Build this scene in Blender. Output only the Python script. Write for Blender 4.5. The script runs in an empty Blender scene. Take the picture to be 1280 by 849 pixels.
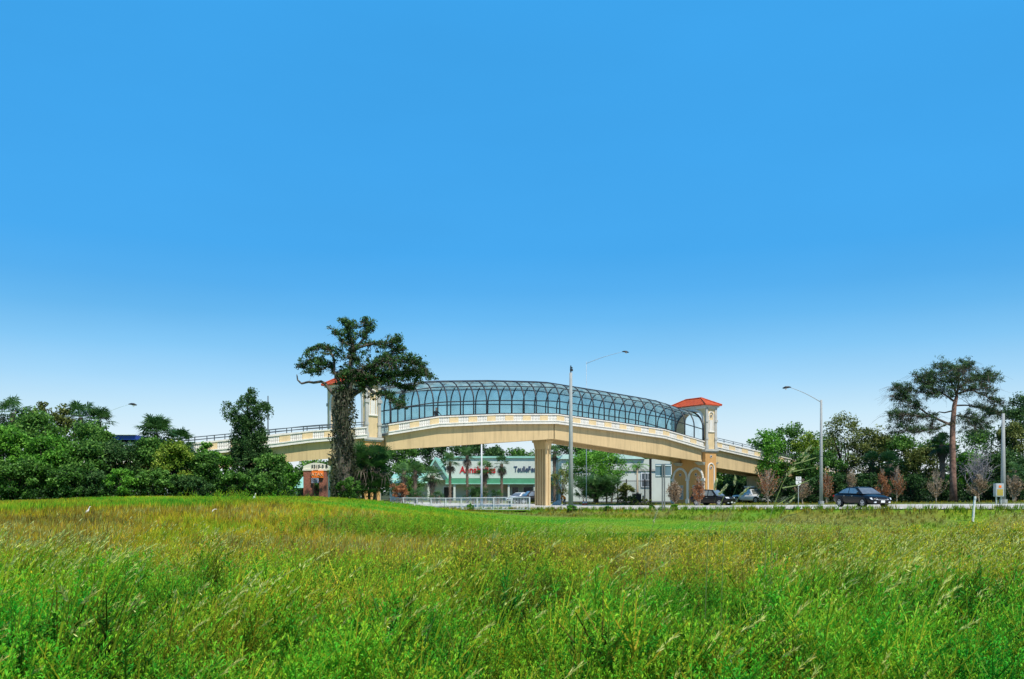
import bpy, bmesh, math, random
import numpy as np
from mathutils import Vector, Matrix

R = math.radians
rng = np.random.default_rng(7)
random.seed(7)
scene = bpy.context.scene
COL = scene.collection
F = 1100.0      # focal length in pixels of a 1280 px wide picture
CAMZ = 1.2
HZ = 614.0      # horizon row


def P(px, py, d):
    """World point seen at a pixel of the photograph at depth d (used to survey positions)."""
    return Vector(((px - 640) / F * d, d, CAMZ - (py - HZ) / F * d))


# ---------------------------------------------------------------- noise / terrain
_tab = np.random.default_rng(3).random((256, 256))


def vnoise(x, y, s=1.0, o=0):
    x = np.asarray(x, float) / s + 13.7 * o
    y = np.asarray(y, float) / s + 7.3 * o
    xi = np.floor(x).astype(int); yi = np.floor(y).astype(int)
    fx = x - xi; fy = y - yi
    fx = fx * fx * (3 - 2 * fx); fy = fy * fy * (3 - 2 * fy)
    g = lambda a, b: _tab[a & 255, b & 255]
    return (g(xi, yi) * (1 - fx) + g(xi + 1, yi) * fx) * (1 - fy) + (g(xi, yi + 1) * (1 - fx) + g(xi + 1, yi + 1) * fx) * fy


def fbm(x, y, s=1.0, o=0):
    return (vnoise(x, y, s, o) * .55 + vnoise(x, y, s * .45, o + 1) * .3 + vnoise(x, y, s * .2, o + 2) * .15)


def sstep(a, b, x):
    t = np.clip((np.asarray(x, float) - a) / (b - a), 0, 1)
    return t * t * (3 - 2 * t)


RC = np.array([5.0, 93.0]); RH = np.array([.669, -.743]); RP = np.array([.743, .669])


def road_so(x, y):
    dx = np.asarray(x, float) - RC[0]; dy = np.asarray(y, float) - RC[1]
    return dx * RH[0] + dy * RH[1], dx * RP[0] + dy * RP[1]


def road_xy(s, o):
    return RC[0] + RH[0] * s + RP[0] * o, RC[1] + RH[1] * s + RP[1] * o


def road_z(s):
    return np.interp(s, [-400, -60, 0, 20, 36, 49, 80, 400], [-.6, -.55, -.5, -.23, .05, .26, .45, .5])


def tz(x, y):
    x = np.asarray(x, float); y = np.asarray(y, float)
    s, o = road_so(x, y)
    mound = sstep(20, 50, y) * (1 - .8 * sstep(56, 80, y))
    mask = 1 - sstep(-13.5, 3.0, x)
    left = 1 - .25 * (1 - sstep(-34, -20, x))
    f = -.65 + 1.47 * mound * mask * left
    f = f + .05 * (fbm(x, y, 6, 3) - .5) + .10 * (fbm(x, y, 17, 5) - .5) * sstep(12, 30, y)
    rz = road_z(s)
    w = sstep(-20.5, -15.2, o)
    z = f * (1 - w) + (rz - .06) * w
    far = sstep(15.2, 19, o)
    z = z + far * .17
    ff = sstep(30, 60, o)
    return z * (1 - ff) + ff * (-.35)


def tzf(x, y):
    return float(tz(x, y))


# ---------------------------------------------------------------- materials
def nodes(name):
    m = bpy.data.materials.new(name); m.use_nodes = True
    nt = m.node_tree
    b = nt.nodes.get('Principled BSDF')
    return m, nt, b


def mat(name, col, rough=.7, var=.15, scale=3.0, bump=0.0, metal=0.0, spec=.4, coat=0.0, grime=0.0):
    m, nt, b = nodes(name)
    tc = nt.nodes.new('ShaderNodeTexCoord')
    n = nt.nodes.new('ShaderNodeTexNoise'); n.inputs['Scale'].default_value = scale; n.inputs['Detail'].default_value = 6
    n.inputs['Roughness'].default_value = .65
    nt.links.new(tc.outputs['Object'], n.inputs['Vector'])
    mr = nt.nodes.new('ShaderNodeMapRange')
    mr.inputs['From Min'].default_value = .3; mr.inputs['From Max'].default_value = .7
    mr.inputs['To Min'].default_value = 1 - var; mr.inputs['To Max'].default_value = 1 + var
    nt.links.new(n.outputs['Fac'], mr.inputs['Value'])
    mx = nt.nodes.new('ShaderNodeVectorMath'); mx.operation = 'SCALE'
    mx.inputs[0].default_value = col[:3]
    nt.links.new(mr.outputs['Result'], mx.inputs['Scale'])
    out = mx.outputs['Vector']
    if grime > 0:   # vertical weather streaks
        mp = nt.nodes.new('ShaderNodeMapping'); mp.inputs['Scale'].default_value = (2.2, 2.2, .18)
        nt.links.new(tc.outputs['Object'], mp.inputs['Vector'])
        n2 = nt.nodes.new('ShaderNodeTexNoise'); n2.inputs['Scale'].default_value = 1.6; n2.inputs['Detail'].default_value = 8
        nt.links.new(mp.outputs['Vector'], n2.inputs['Vector'])
        r2 = nt.nodes.new('ShaderNodeMapRange'); r2.inputs['From Min'].default_value = .48; r2.inputs['From Max'].default_value = .75
        r2.inputs['To Min'].default_value = 0; r2.inputs['To Max'].default_value = grime
        nt.links.new(n2.outputs['Fac'], r2.inputs['Value'])
        mg = nt.nodes.new('ShaderNodeMix'); mg.data_type = 'RGBA'
        nt.links.new(r2.outputs['Result'], mg.inputs['Factor'])
        nt.links.new(out, mg.inputs[6]); mg.inputs[7].default_value = (col[0] * .35, col[1] * .35, col[2] * .38, 1)
        out = mg.outputs[2]
    nt.links.new(out, b.inputs['Base Color'])
    b.inputs['Roughness'].default_value = rough
    b.inputs['Metallic'].default_value = metal
    b.inputs['Specular IOR Level'].default_value = spec
    if coat:
        b.inputs['Coat Weight'].default_value = coat; b.inputs['Coat Roughness'].default_value = .04
    if bump:
        bp = nt.nodes.new('ShaderNodeBump'); bp.inputs['Strength'].default_value = bump; bp.inputs['Distance'].default_value = .05
        nt.links.new(n.outputs['Fac'], bp.inputs['Height']); nt.links.new(bp.outputs['Normal'], b.inputs['Normal'])
    return m


def leaf_mat(name, dark, mid, light, trans=.3, rough=.55):
    m = bpy.data.materials.new(name); m.use_nodes = True; nt = m.node_tree
    for n in list(nt.nodes): nt.nodes.remove(n)
    o = nt.nodes.new('ShaderNodeOutputMaterial')
    at = nt.nodes.new('ShaderNodeAttribute'); at.attribute_name = 'tint'
    cr = nt.nodes.new('ShaderNodeValToRGB')
    cr.color_ramp.elements[0].position = 0; cr.color_ramp.elements[0].color = (*dark, 1)
    cr.color_ramp.elements[1].position = 1; cr.color_ramp.elements[1].color = (*light, 1)
    e = cr.color_ramp.elements.new(.5); e.color = (*mid, 1)
    nt.links.new(at.outputs['Fac'], cr.inputs['Fac'])
    d = nt.nodes.new('ShaderNodeBsdfPrincipled'); d.inputs['Roughness'].default_value = rough
    d.inputs['Specular IOR Level'].default_value = .25
    t = nt.nodes.new('ShaderNodeBsdfTranslucent')
    mx = nt.nodes.new('ShaderNodeMixShader'); mx.inputs[0].default_value = trans
    nt.links.new(cr.outputs['Color'], d.inputs['Base Color']); nt.links.new(cr.outputs['Color'], t.inputs['Color'])
    nt.links.new(d.outputs[0], mx.inputs[1]); nt.links.new(t.outputs[0], mx.inputs[2])
    nt.links.new(mx.outputs[0], o.inputs['Surface'])
    return m


def field_mat(name, stops, trans=.3):
    """plants of the field: hue attribute picks the colour, tint its brightness"""
    m = bpy.data.materials.new(name); m.use_nodes = True; nt = m.node_tree
    for n in list(nt.nodes): nt.nodes.remove(n)
    o = nt.nodes.new('ShaderNodeOutputMaterial')
    at = nt.nodes.new('ShaderNodeAttribute'); at.attribute_name = 'hue'
    ti = nt.nodes.new('ShaderNodeAttribute'); ti.attribute_name = 'tint'
    cr = nt.nodes.new('ShaderNodeValToRGB')
    els = cr.color_ramp.elements
    els[0].position = stops[0][0]; els[0].color = (*stops[0][1], 1)
    els[1].position = stops[-1][0]; els[1].color = (*stops[-1][1], 1)
    for p, c in stops[1:-1]:
        e = els.new(p); e.color = (*c, 1)
    nt.links.new(at.outputs['Fac'], cr.inputs['Fac'])
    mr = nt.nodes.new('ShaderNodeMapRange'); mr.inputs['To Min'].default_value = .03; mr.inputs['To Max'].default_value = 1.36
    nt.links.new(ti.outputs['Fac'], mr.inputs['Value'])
    vm = nt.nodes.new('ShaderNodeVectorMath'); vm.operation = 'SCALE'
    nt.links.new(cr.outputs['Color'], vm.inputs[0]); nt.links.new(mr.outputs['Result'], vm.inputs['Scale'])
    d = nt.nodes.new('ShaderNodeBsdfPrincipled'); d.inputs['Roughness'].default_value = .6
    d.inputs['Specular IOR Level'].default_value = .2
    t = nt.nodes.new('ShaderNodeBsdfTranslucent')
    mx = nt.nodes.new('ShaderNodeMixShader'); mx.inputs[0].default_value = trans
    nt.links.new(vm.outputs['Vector'], d.inputs['Base Color']); nt.links.new(vm.outputs['Vector'], t.inputs['Color'])
    nt.links.new(d.outputs[0], mx.inputs[1]); nt.links.new(t.outputs[0], mx.inputs[2])
    nt.links.new(mx.outputs[0], o.inputs['Surface'])
    return m


def glass_mat(name, tint, gloss=.1, haze=0.0):
    m = bpy.data.materials.new(name); m.use_nodes = True; nt = m.node_tree
    for n in list(nt.nodes): nt.nodes.remove(n)
    o = nt.nodes.new('ShaderNodeOutputMaterial')
    t = nt.nodes.new('ShaderNodeBsdfTransparent')
    tc = nt.nodes.new('ShaderNodeTexCoord')
    n = nt.nodes.new('ShaderNodeTexNoise'); n.inputs['Scale'].default_value = .7; n.inputs['Detail'].default_value = 4
    nt.links.new(tc.outputs['Object'], n.inputs['Vector'])
    mr = nt.nodes.new('ShaderNodeMapRange'); mr.inputs['From Min'].default_value = .3; mr.inputs['From Max'].default_value = .7
    mr.inputs['To Min'].default_value = .88; mr.inputs['To Max'].default_value = 1.08
    nt.links.new(n.outputs['Fac'], mr.inputs['Value'])
    vm = nt.nodes.new('ShaderNodeVectorMath'); vm.operation = 'SCALE'; vm.inputs[0].default_value = tint
    nt.links.new(mr.outputs['Result'], vm.inputs['Scale']); nt.links.new(vm.outputs['Vector'], t.inputs['Color'])
    g = nt.nodes.new('ShaderNodeBsdfGlossy'); g.inputs['Roughness'].default_value = .06
    g.inputs['Color'].default_value = (.8, .85, .88, 1)
    fr = nt.nodes.new('ShaderNodeFresnel'); fr.inputs['IOR'].default_value = 1.35
    ml = nt.nodes.new('ShaderNodeMath'); ml.operation = 'MULTIPLY_ADD'; ml.inputs[1].default_value = .6; ml.inputs[2].default_value = gloss * .3
    nt.links.new(fr.outputs[0], ml.inputs[0])
    mx = nt.nodes.new('ShaderNodeMixShader'); nt.links.new(ml.outputs[0], mx.inputs[0])
    nt.links.new(t.outputs[0], mx.inputs[1]); nt.links.new(g.outputs[0], mx.inputs[2])
    last = mx
    if haze:     # milky blotches in the colour, standing in for whitish reflections on the panes
        df = nt.nodes.new('ShaderNodeBsdfDiffuse'); df.inputs['Color'].default_value = (.66, .86, .85, 1)
        tl = nt.nodes.new('ShaderNodeBsdfTranslucent'); tl.inputs['Color'].default_value = (.66, .90, .89, 1)
        ad = nt.nodes.new('ShaderNodeMixShader'); ad.inputs[0].default_value = .5
        nt.links.new(df.outputs[0], ad.inputs[1]); nt.links.new(tl.outputs[0], ad.inputs[2])
        n3 = nt.nodes.new('ShaderNodeTexNoise'); n3.inputs['Scale'].default_value = 1.1; n3.inputs['Detail'].default_value = 5
        nt.links.new(tc.outputs['Object'], n3.inputs['Vector'])
        r3 = nt.nodes.new('ShaderNodeMapRange'); r3.inputs['From Min'].default_value = .3; r3.inputs['From Max'].default_value = .72
        r3.inputs['To Min'].default_value = haze * .35; r3.inputs['To Max'].default_value = haze * 1.9
        nt.links.new(n3.outputs['Fac'], r3.inputs['Value'])
        last = nt.nodes.new('ShaderNodeMixShader'); nt.links.new(r3.outputs['Result'], last.inputs[0])
        nt.links.new(mx.outputs[0], last.inputs[1]); nt.links.new(ad.outputs[0], last.inputs[2])
    nt.links.new(last.outputs[0], o.inputs['Surface'])
    return m


# ---------------------------------------------------------------- objects
def tag(o, label=None, cat=None, group=None, kind=None):
    if label: o['label'] = label
    if cat: o['category'] = cat
    if group: o['group'] = group
    if kind: o['kind'] = kind
    return o


def thing(name, label, cat, loc=(0, 0, 0), group=None):
    o = bpy.data.objects.new(name, None); COL.objects.link(o)
    o.location = loc; o.empty_display_size = .3
    return tag(o, label, cat, group)


def origin_of(p):
    v = Vector((0, 0, 0))
    while p is not None:
        v = v + p.location; p = p.parent
    return v


def link(name, me, m, parent=None, world=True):
    o = bpy.data.objects.new(name, me); COL.objects.link(o)
    if m is not None:
        for k in (m if isinstance(m, (list, tuple)) else [m]): me.materials.append(k)
    if parent is not None:
        o.parent = parent
        if world:
            v = origin_of(parent)
            if v.length > 0: me.transform(Matrix.Translation(-v))
    return o


def np_mesh(name, V, Fc, m, parent=None, attrs=None, smooth=False):
    V = np.asarray(V, np.float32).reshape(-1, 3); Fc = np.asarray(Fc, np.int32)
    k = Fc.shape[1]
    if parent is not None:
        V = V - np.array(origin_of(parent), np.float32)
    me = bpy.data.meshes.new(name)
    me.vertices.add(len(V)); me.vertices.foreach_set('co', V.ravel())
    me.loops.add(Fc.size); me.loops.foreach_set('vertex_index', Fc.ravel())
    me.polygons.add(len(Fc)); me.polygons.foreach_set('loop_start', np.arange(0, Fc.size, k, dtype=np.int32))
    if smooth: me.polygons.foreach_set('use_smooth', np.ones(len(Fc), bool))
    me.update(calc_edges=True)
    for a, v in (attrs or {}).items():
        v = np.asarray(v, np.float32)
        if v.ndim == 2:
            at = me.attributes.new(a, 'FLOAT_COLOR', 'POINT')
            at.data.foreach_set('color', np.concatenate([v, np.ones((len(v), 1), np.float32)], 1).ravel())
        else:
            at = me.attributes.new(a, 'FLOAT', 'POINT'); at.data.foreach_set('value', v)
    o = bpy.data.objects.new(name, me); COL.objects.link(o)
    me.materials.append(m)
    if parent is not None: o.parent = parent
    return o


def dup(root, loc, label=None, group=None, rz=None, scale=None):
    r = root.copy(); COL.objects.link(r); r.location = loc
    if label: r['label'] = label
    if group: r['group'] = group
    if rz is not None: r.rotation_euler = (0, 0, rz)
    if scale is not None: r.scale = (scale,) * 3 if not hasattr(scale, '__len__') else scale
    for ch in list(root.children):
        c = ch.copy(); COL.objects.link(c); c.parent = r
        for g in list(ch.children):
            d = g.copy(); COL.objects.link(d); d.parent = c
    return r


class Geo:
    """collects simple solids, built as ONE mesh"""
    def __init__(s): s.v = []; s.f = []

    def add(s, vs, fs):
        n = len(s.v); s.v += [tuple(v) for v in vs]; s.f += [tuple(i + n for i in f) for f in fs]; return s

    def box(s, c, size, M=None):
        hx, hy, hz = size[0] / 2, size[1] / 2, size[2] / 2
        vs = [Vector((x * hx, y * hy, z * hz)) for x in (-1, 1) for y in (-1, 1) for z in (-1, 1)]
        if M is not None: vs = [M @ v for v in vs]
        c = Vector(c)
        return s.add([c + v for v in vs], [(0, 1, 3, 2), (4, 6, 7, 5), (0, 4, 5, 1), (2, 3, 7, 6), (0, 2, 6, 4), (1, 5, 7, 3)])

    def hexa(s, lo, hi):
        """8 points: 4 bottom (ring), 4 top (ring)"""
        return s.add(list(lo) + list(hi), [(3, 2, 1, 0), (4, 5, 6, 7), (0, 1, 5, 4), (1, 2, 6, 5), (2, 3, 7, 6), (3, 0, 4, 7)])

    def prism(s, pts, off):
        """planar polygon (3D points) swept by vector off"""
        n = len(pts); off = Vector(off); pts = [Vector(p) for p in pts]
        fs = [tuple(range(n))[::-1], tuple(range(n, 2 * n))] + [(i, (i + 1) % n, (i + 1) % n + n, i + n) for i in range(n)]
        return s.add(pts + [p + off for p in pts], fs)

    def tube(s, pts, rad, seg=8, caps=True):
        pts = [Vector(p) for p in pts]
        if not hasattr(rad, '__len__'): rad = [rad] * len(pts)
        n0 = len(s.v); up = None
        for i, p in enumerate(pts):
            t = (pts[min(i + 1, len(pts) - 1)] - pts[max(i - 1, 0)])
            if t.length < 1e-9: t = Vector((0, 0, 1))
            t.normalize()
            if up is None:
                up = t.orthogonal().normalized()
            else:
                up = (up - t * up.dot(t))
                up = up.normalized() if up.length > 1e-6 else t.orthogonal().normalized()
            b = t.cross(up)
            for k in range(seg):
                a = 2 * math.pi * k / seg
                s.v.append(tuple(p + (up * math.cos(a) + b * math.sin(a)) * rad[i]))
        for i in range(len(pts) - 1):
            for k in range(seg):
                a = n0 + i * seg + k; b_ = n0 + i * seg + (k + 1) % seg
                s.f.append((a, b_, b_ + seg, a + seg))
        if caps:
            s.f.append(tuple(n0 + k for k in range(seg))[::-1])
            s.f.append(tuple(n0 + (len(pts) - 1) * seg + k for k in range(seg)))
        return s

    def build(s, name, m, parent=None, smooth=False, bevel=0):
        me = bpy.data.meshes.new(name); me.from_pydata(s.v, [], s.f); me.validate(); me.update()
        o = link(name, me, m, parent)
        bm = bmesh.new(); bm.from_mesh(me); bmesh.ops.recalc_face_normals(bm, faces=bm.faces)
        if bevel:
            bmesh.ops.bevel(bm, geom=[e for e in bm.edges if len(e.link_faces) == 2 and e.calc_face_angle(0) > .6], offset=bevel, segments=2, affect='EDGES', clamp_overlap=True)
        bm.to_mesh(me); bm.free()
        if smooth:
            me.polygons.foreach_set('use_smooth', [True] * len(me.polygons)); me.update()
        return o


def text(body, size, loc, right, m, parent, name='lettering', align='CENTER', extrude=.02, up=(0, 0, 1), sx=1.0, bold=0.0):
    cu = bpy.data.curves.new(name, 'FONT'); cu.body = body; cu.size = size; cu.extrude = extrude; cu.offset = bold
    cu.align_x = align; cu.align_y = 'CENTER'
    o = bpy.data.objects.new(name, cu); COL.objects.link(o)
    r = Vector(right).normalized(); u = Vector(up); n = r.cross(u).normalized()
    Mx = Matrix((r * sx, u, n)).transposed().to_4x4()
    Mx.translation = Vector(loc)
    dg = bpy.context.evaluated_depsgraph_get()
    me = bpy.data.meshes.new_from_object(o.evaluated_get(dg))
    COL.objects.unlink(o); bpy.data.objects.remove(o); bpy.data.curves.remove(cu)
    me.transform(Mx); me.name = name
    me.materials.clear()
    return link(name, me, m, parent)


# ---------------------------------------------------------------- leaf clouds
class Leaves:
    def __init__(s): s.V = []; s.T = []; s.H = []

    def quads(s, V, tint, hue=None):
        """V (n,4,3)"""
        s.V.append(np.asarray(V, np.float32)); n = len(V)
        s.T.append(np.broadcast_to(np.asarray(tint, np.float32), (n,)))
        if hue is not None: s.H.append(np.broadcast_to(np.asarray(hue, np.float32), (n,)))
        return s

    def cards(s, C, L, W, tint, rg, up=.2, axis=None, hue=None):
        C = np.asarray(C, float); n = len(C)
        A = rg.normal(size=(n, 3)) if axis is None else axis + rg.normal(size=(n, 3)) * .45
        A[:, 2] += up; A /= np.linalg.norm(A, axis=1)[:, None] + 1e-9
        B = np.cross(A, rg.normal(size=(n, 3))); B /= np.linalg.norm(B, axis=1)[:, None] + 1e-9
        L = np.broadcast_to(L, (n,))[:, None] * .5; W = np.broadcast_to(W, (n,))[:, None] * .5
        return s.quads(np.stack([C - A * L, C + B * W, C + A * L, C - B * W], 1), tint, hue)

    def build(s, name, m, parent=None):
        V = np.concatenate(s.V); n = len(V)
        Fc = np.arange(n * 4, dtype=np.int32).reshape(n, 4)
        at = {'tint': np.repeat(np.concatenate(s.T), 4)}
        if s.H: at['hue'] = np.repeat(np.concatenate(s.H), 4)
        return np_mesh(name, V.reshape(-1, 3), Fc, m, parent, at)


def clump_points(rg, c, r, n, flat=1.0):
    d = rg.normal(size=(n, 3)); d /= np.linalg.norm(d, axis=1)[:, None]
    rad = r * (rg.random(n) ** .45)
    p = d * rad[:, None]; p[:, 2] *= flat
    return np.asarray(c) + p
# ---------------------------------------------------------------- materials used by structures
M = {}
M['stucco'] = mat('gold_stucco', (.62, .455, .24), .85, .08, .5, .1, spec=.2, grime=.4)
M['stucco_deep'] = mat('orange_stucco', (.62, .34, .125), .85, .1, .9, .15, spec=.2, grime=.2)
M['stucco_pale'] = mat('pale_stucco', (.72, .55, .31), .85, .08, 1.2, .1, spec=.2, grime=.15)
M['trim'] = mat('white_trim', (.76, .72, .64), .75, .08, 1.5, .1, spec=.25, grime=.3)
M['trim_grey'] = mat('grey_trim', (.50, .49, .44), .8, .12, 1.5, .1, spec=.25, grime=.5)
M['soffit'] = mat('concrete_soffit', (.30, .24, .16), .9, .15, 1.2, .1)
M['steel'] = mat('dark_steel', (.022, .024, .028), .45, .2, 4, spec=.5)
M['rail'] = mat('grey_green_rail', (.07, .09, .10), .5, .2, 4)
M['glass'] = glass_mat('tinted_canopy_glass', (.50, .73, .75), .1, .30)
M['clear'] = glass_mat('clear_canopy_glass', (.90, .95, .95), .04, .015)
M['deckm'] = mat('concrete_deck', (.35, .33, .30), .9, .15, 2)
M['opening'] = mat('dark_recess', (.03, .028, .025), .9, .2, 2)


def tile_mat():
    m, nt, b = nodes('red_roof_tile')
    tc = nt.nodes.new('ShaderNodeTexCoord')
    w = nt.nodes.new('ShaderNodeTexWave'); w.inputs['Scale'].default_value = 3.2; w.inputs['Distortion'].default_value = .6
    w.inputs['Detail'].default_value = 1
    nt.links.new(tc.outputs['Object'], w.inputs['Vector'])
    n = nt.nodes.new('ShaderNodeTexNoise'); n.inputs['Scale'].default_value = 3; n.inputs['Detail'].default_value = 5
    nt.links.new(tc.outputs['Object'], n.inputs['Vector'])
    cr = nt.nodes.new('ShaderNodeValToRGB')
    cr.color_ramp.elements[0].position = .25; cr.color_ramp.elements[0].color = (.50, .055, .014, 1)
    cr.color_ramp.elements[1].position = .75; cr.color_ramp.elements[1].color = (.82, .14, .035, 1)
    nt.links.new(n.outputs['Fac'], cr.inputs['Fac']); nt.links.new(cr.outputs['Color'], b.inputs['Base Color'])
    bp = nt.nodes.new('ShaderNodeBump'); bp.inputs['Strength'].default_value = .7; bp.inputs['Distance'].default_value = .08
    nt.links.new(w.outputs['Fac'], bp.inputs['Height']); nt.links.new(bp.outputs['Normal'], b.inputs['Normal'])
    b.inputs['Roughness'].default_value = .8
    return m


M['tile'] = tile_mat()

# ---------------------------------------------------------------- bridge frame of reference
BO = Vector((-13.3, 81.5, 0)); BU = Vector((.840, .543, 0)); BV = Vector((-.543, .840, 0)); UPV = Vector((0, 0, 1))
LA = R(-12)
RU = (Matrix.Rotation(-LA, 3, 'Z') @ BU)      # the left ramp turns a little at the tower
RV = (Matrix.Rotation(-LA, 3, 'Z') @ BV)
DW = 5.0


def BW(t, b, z):
    return BO + BU * t + BV * b + UPV * z


def RW(t, b, z):   # left ramp, t < 0
    return BO + BU * .2 + BV * .3 + RU * t + RV * b + UPV * z


TB = [(2.0, 6.45), (7.4, 7.44), (14.5, 8.0), (21.5, 8.33), (29, 7.85), (36.8, 7.28), (43.2, 6.12)]
zb = lambda t: float(np.interp(t, [a for a, _ in TB], [b for _, b in TB]))
RB = [(45.0, 6.2), (53.5, 5.05), (72, 2.5)]
zr = lambda t: float(np.interp(t, [a for a, _ in RB], [b for _, b in RB]))
LB = [(-25, 2.95), (-16.9, 4.0), (-9.5, 5.0), (-6.4, 5.47), (-.2, 6.15)]
zl = lambda t: float(np.interp(t, [a for a, _ in LB], [b for _, b in LB]))

bridge = thing('pedestrian_bridge', 'golden stucco footbridge arching over the highway under a glazed steel cage', 'footbridge', BW(21.5, 2.5, -.5))
BAND, PAN, COP = .36, .56, .12


def parapet_run(W, zf, ts, b_out, sgn, parent):
    """white band, alternating solid and baluster panels, coping; sgn +1: wall thickness goes to +b"""
    th = .28 * sgn
    band = Geo(); cop = Geo()
    for a, c in zip(ts[:-1], ts[1:]):
        za, zc = zf(a), zf(c)
        o = -.10 * sgn
        band.hexa([W(a, b_out + o, za), W(c, b_out + o, zc), W(c, b_out + th, zc), W(a, b_out + th, za)],
                  [W(a, b_out + o, za + BAND), W(c, b_out + o, zc + BAND), W(c, b_out + th, zc + BAND), W(a, b_out + th, za + BAND)])
        band.hexa([W(a, b_out + o - .07 * sgn, za + BAND - .1), W(c, b_out + o - .07 * sgn, zc + BAND - .1), W(c, b_out + o, zc + BAND - .1), W(a, b_out + o, za + BAND - .1)],
                  [W(a, b_out + o - .07 * sgn, za + BAND), W(c, b_out + o - .07 * sgn, zc + BAND), W(c, b_out + o, zc + BAND), W(a, b_out + o, za + BAND)])
        z0 = BAND + PAN
        o2 = -.06 * sgn
        cop.hexa([W(a, b_out + o2, za + z0), W(c, b_out + o2, zc + z0), W(c, b_out + th - o2, zc + z0), W(a, b_out + th - o2, za + z0)],
                 [W(a, b_out + o2, za + z0 + COP), W(c, b_out + o2, zc + z0 + COP), W(c, b_out + th - o2, zc + z0 + COP), W(a, b_out + th - o2, za + z0 + COP)])
    band.build('edge_band', M['trim'], parent); cop.build('coping', M['trim'], parent)


def panels(W, zf, t0, t1, b_out, sgn, parent, step=2.15, solid=1.0):
    n = max(1, round((t1 - t0) / step)); st = (t1 - t0) / n
    th = .2 * sgn
    for i in range(n):
        a = t0 + i * st; c = a + solid; e = a + st
        g = Geo(); za, zc = zf(a) + BAND, zf(c) + BAND
        g.hexa([W(a, b_out, za), W(c, b_out, zc), W(c, b_out + th, zc), W(a, b_out + th, za)],
               [W(a, b_out, za + PAN), W(c, b_out, zc + PAN), W(c, b_out + th, zc + PAN), W(a, b_out + th, za + PAN)])
        g.build('solid_panel', M['stucco_pale'], parent)
        g = Geo(); k = 6; w = (e - c) / k
        ze = zf(e) + BAND
        for j in range(k):      # turned balusters read as tapering posts
            tm = c + (j + .5) * w; zm = zf(tm) + BAND
            for (h0, h1, r0, r1) in ((0, .10, .085, .07), (.10, .26, .07, .09), (.26, PAN - .08, .09, .065), (PAN - .08, PAN, .085, .085)):
                g.hexa([W(tm - r0, b_out + th / 2 - r0, zm + h0), W(tm + r0, b_out + th / 2 - r0, zm + h0), W(tm + r0, b_out + th / 2 + r0, zm + h0), W(tm - r0, b_out + th / 2 + r0, zm + h0)],
                       [W(tm - r1, b_out + th / 2 - r1, zm + h1), W(tm + r1, b_out + th / 2 - r1, zm + h1), W(tm + r1, b_out + th / 2 + r1, zm + h1), W(tm - r1, b_out + th / 2 + r1, zm + h1)])
        o = g.build('baluster_panel', M['trim'], parent)


# girders: bottom follows the straight soffit, top follows the deck
def girder(W, ts, zt, zbot, b0, b1, parent, m=None):
    g = Geo()
    for a, c in zip(ts[:-1], ts[1:]):
        g.hexa([W(a, b0, zbot(a)), W(c, b0, zbot(c)), W(c, b1, zbot(c)), W(a, b1, zbot(a))],
               [W(a, b0, zt(a)), W(c, b0, zt(c)), W(c, b1, zt(c)), W(a, b1, zt(a))])
    return g.build('girder', m or M['stucco'], parent)


gbot = lambda t: float(np.interp(t, [2, 21.4, 43.2], [5.05, 6.75, 4.72]))
main = [2.0, 4.7, 7.4, 11, 14.5, 18, 21.35]
main2 = [21.47, 25, 29, 33, 36.8, 40, 43.1]
for b0, b1 in ((.38, .95), (DW - .95, DW - .38)):
    girder(BW, main, zb, gbot, b0, b1, bridge); girder(BW, main2, zb, gbot, b0, b1, bridge)
d = Geo()
allts = [2.0, 4.7, 7.4, 11, 14.5, 18, 21.5, 25, 29, 33, 36.8, 40, 43.2]
for a, c in zip(allts[:-1], allts[1:]):
    d.hexa([BW(a, .12, zb(a) + .002), BW(c, .12, zb(c) + .002), BW(c, DW - .12, zb(c) + .002), BW(a, DW - .12, zb(a) + .002)],
           [BW(a, .12, zb(a) + .2), BW(c, .12, zb(c) + .2), BW(c, DW - .12, zb(c) + .2), BW(a, DW - .12, zb(a) + .2)])
d.build('deck', M['deckm'], bridge)
parapet_run(BW, zb, allts, 0, 1, bridge); parapet_run(BW, zb, allts, DW, -1, bridge)
panels(BW, zb, 2.1, 43.0, 0, 1, bridge); panels(BW, zb, 2.1, 43.0, DW, -1, bridge)

# steel cage --------------------------------------------------------------
ZC = BAND + PAN + COP
NR = 28
rt = [2.3 + (43.1 - 2.3) * i / (NR - 1) for i in range(NR)]
CB0, CB1 = .12, DW - .12
SPR, RISE = 1.38, 2.24


def cage_profile(t, k):
    """k 0..1 round the cage: near post, vault, far post"""
    z0 = zb(t) + ZC; w = (CB1 - CB0) / 2; mid = (CB0 + CB1) / 2
    if k <= .2: return BW(t, CB0, z0 + SPR * k / .2)
    if k >= .8: return BW(t, CB1, z0 + SPR * (1 - k) / .2)
    a = math.pi * (k - .2) / .6
    return BW(t, mid - w * math.cos(a), z0 + SPR + RISE * math.sin(a) ** 1.04)


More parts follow.
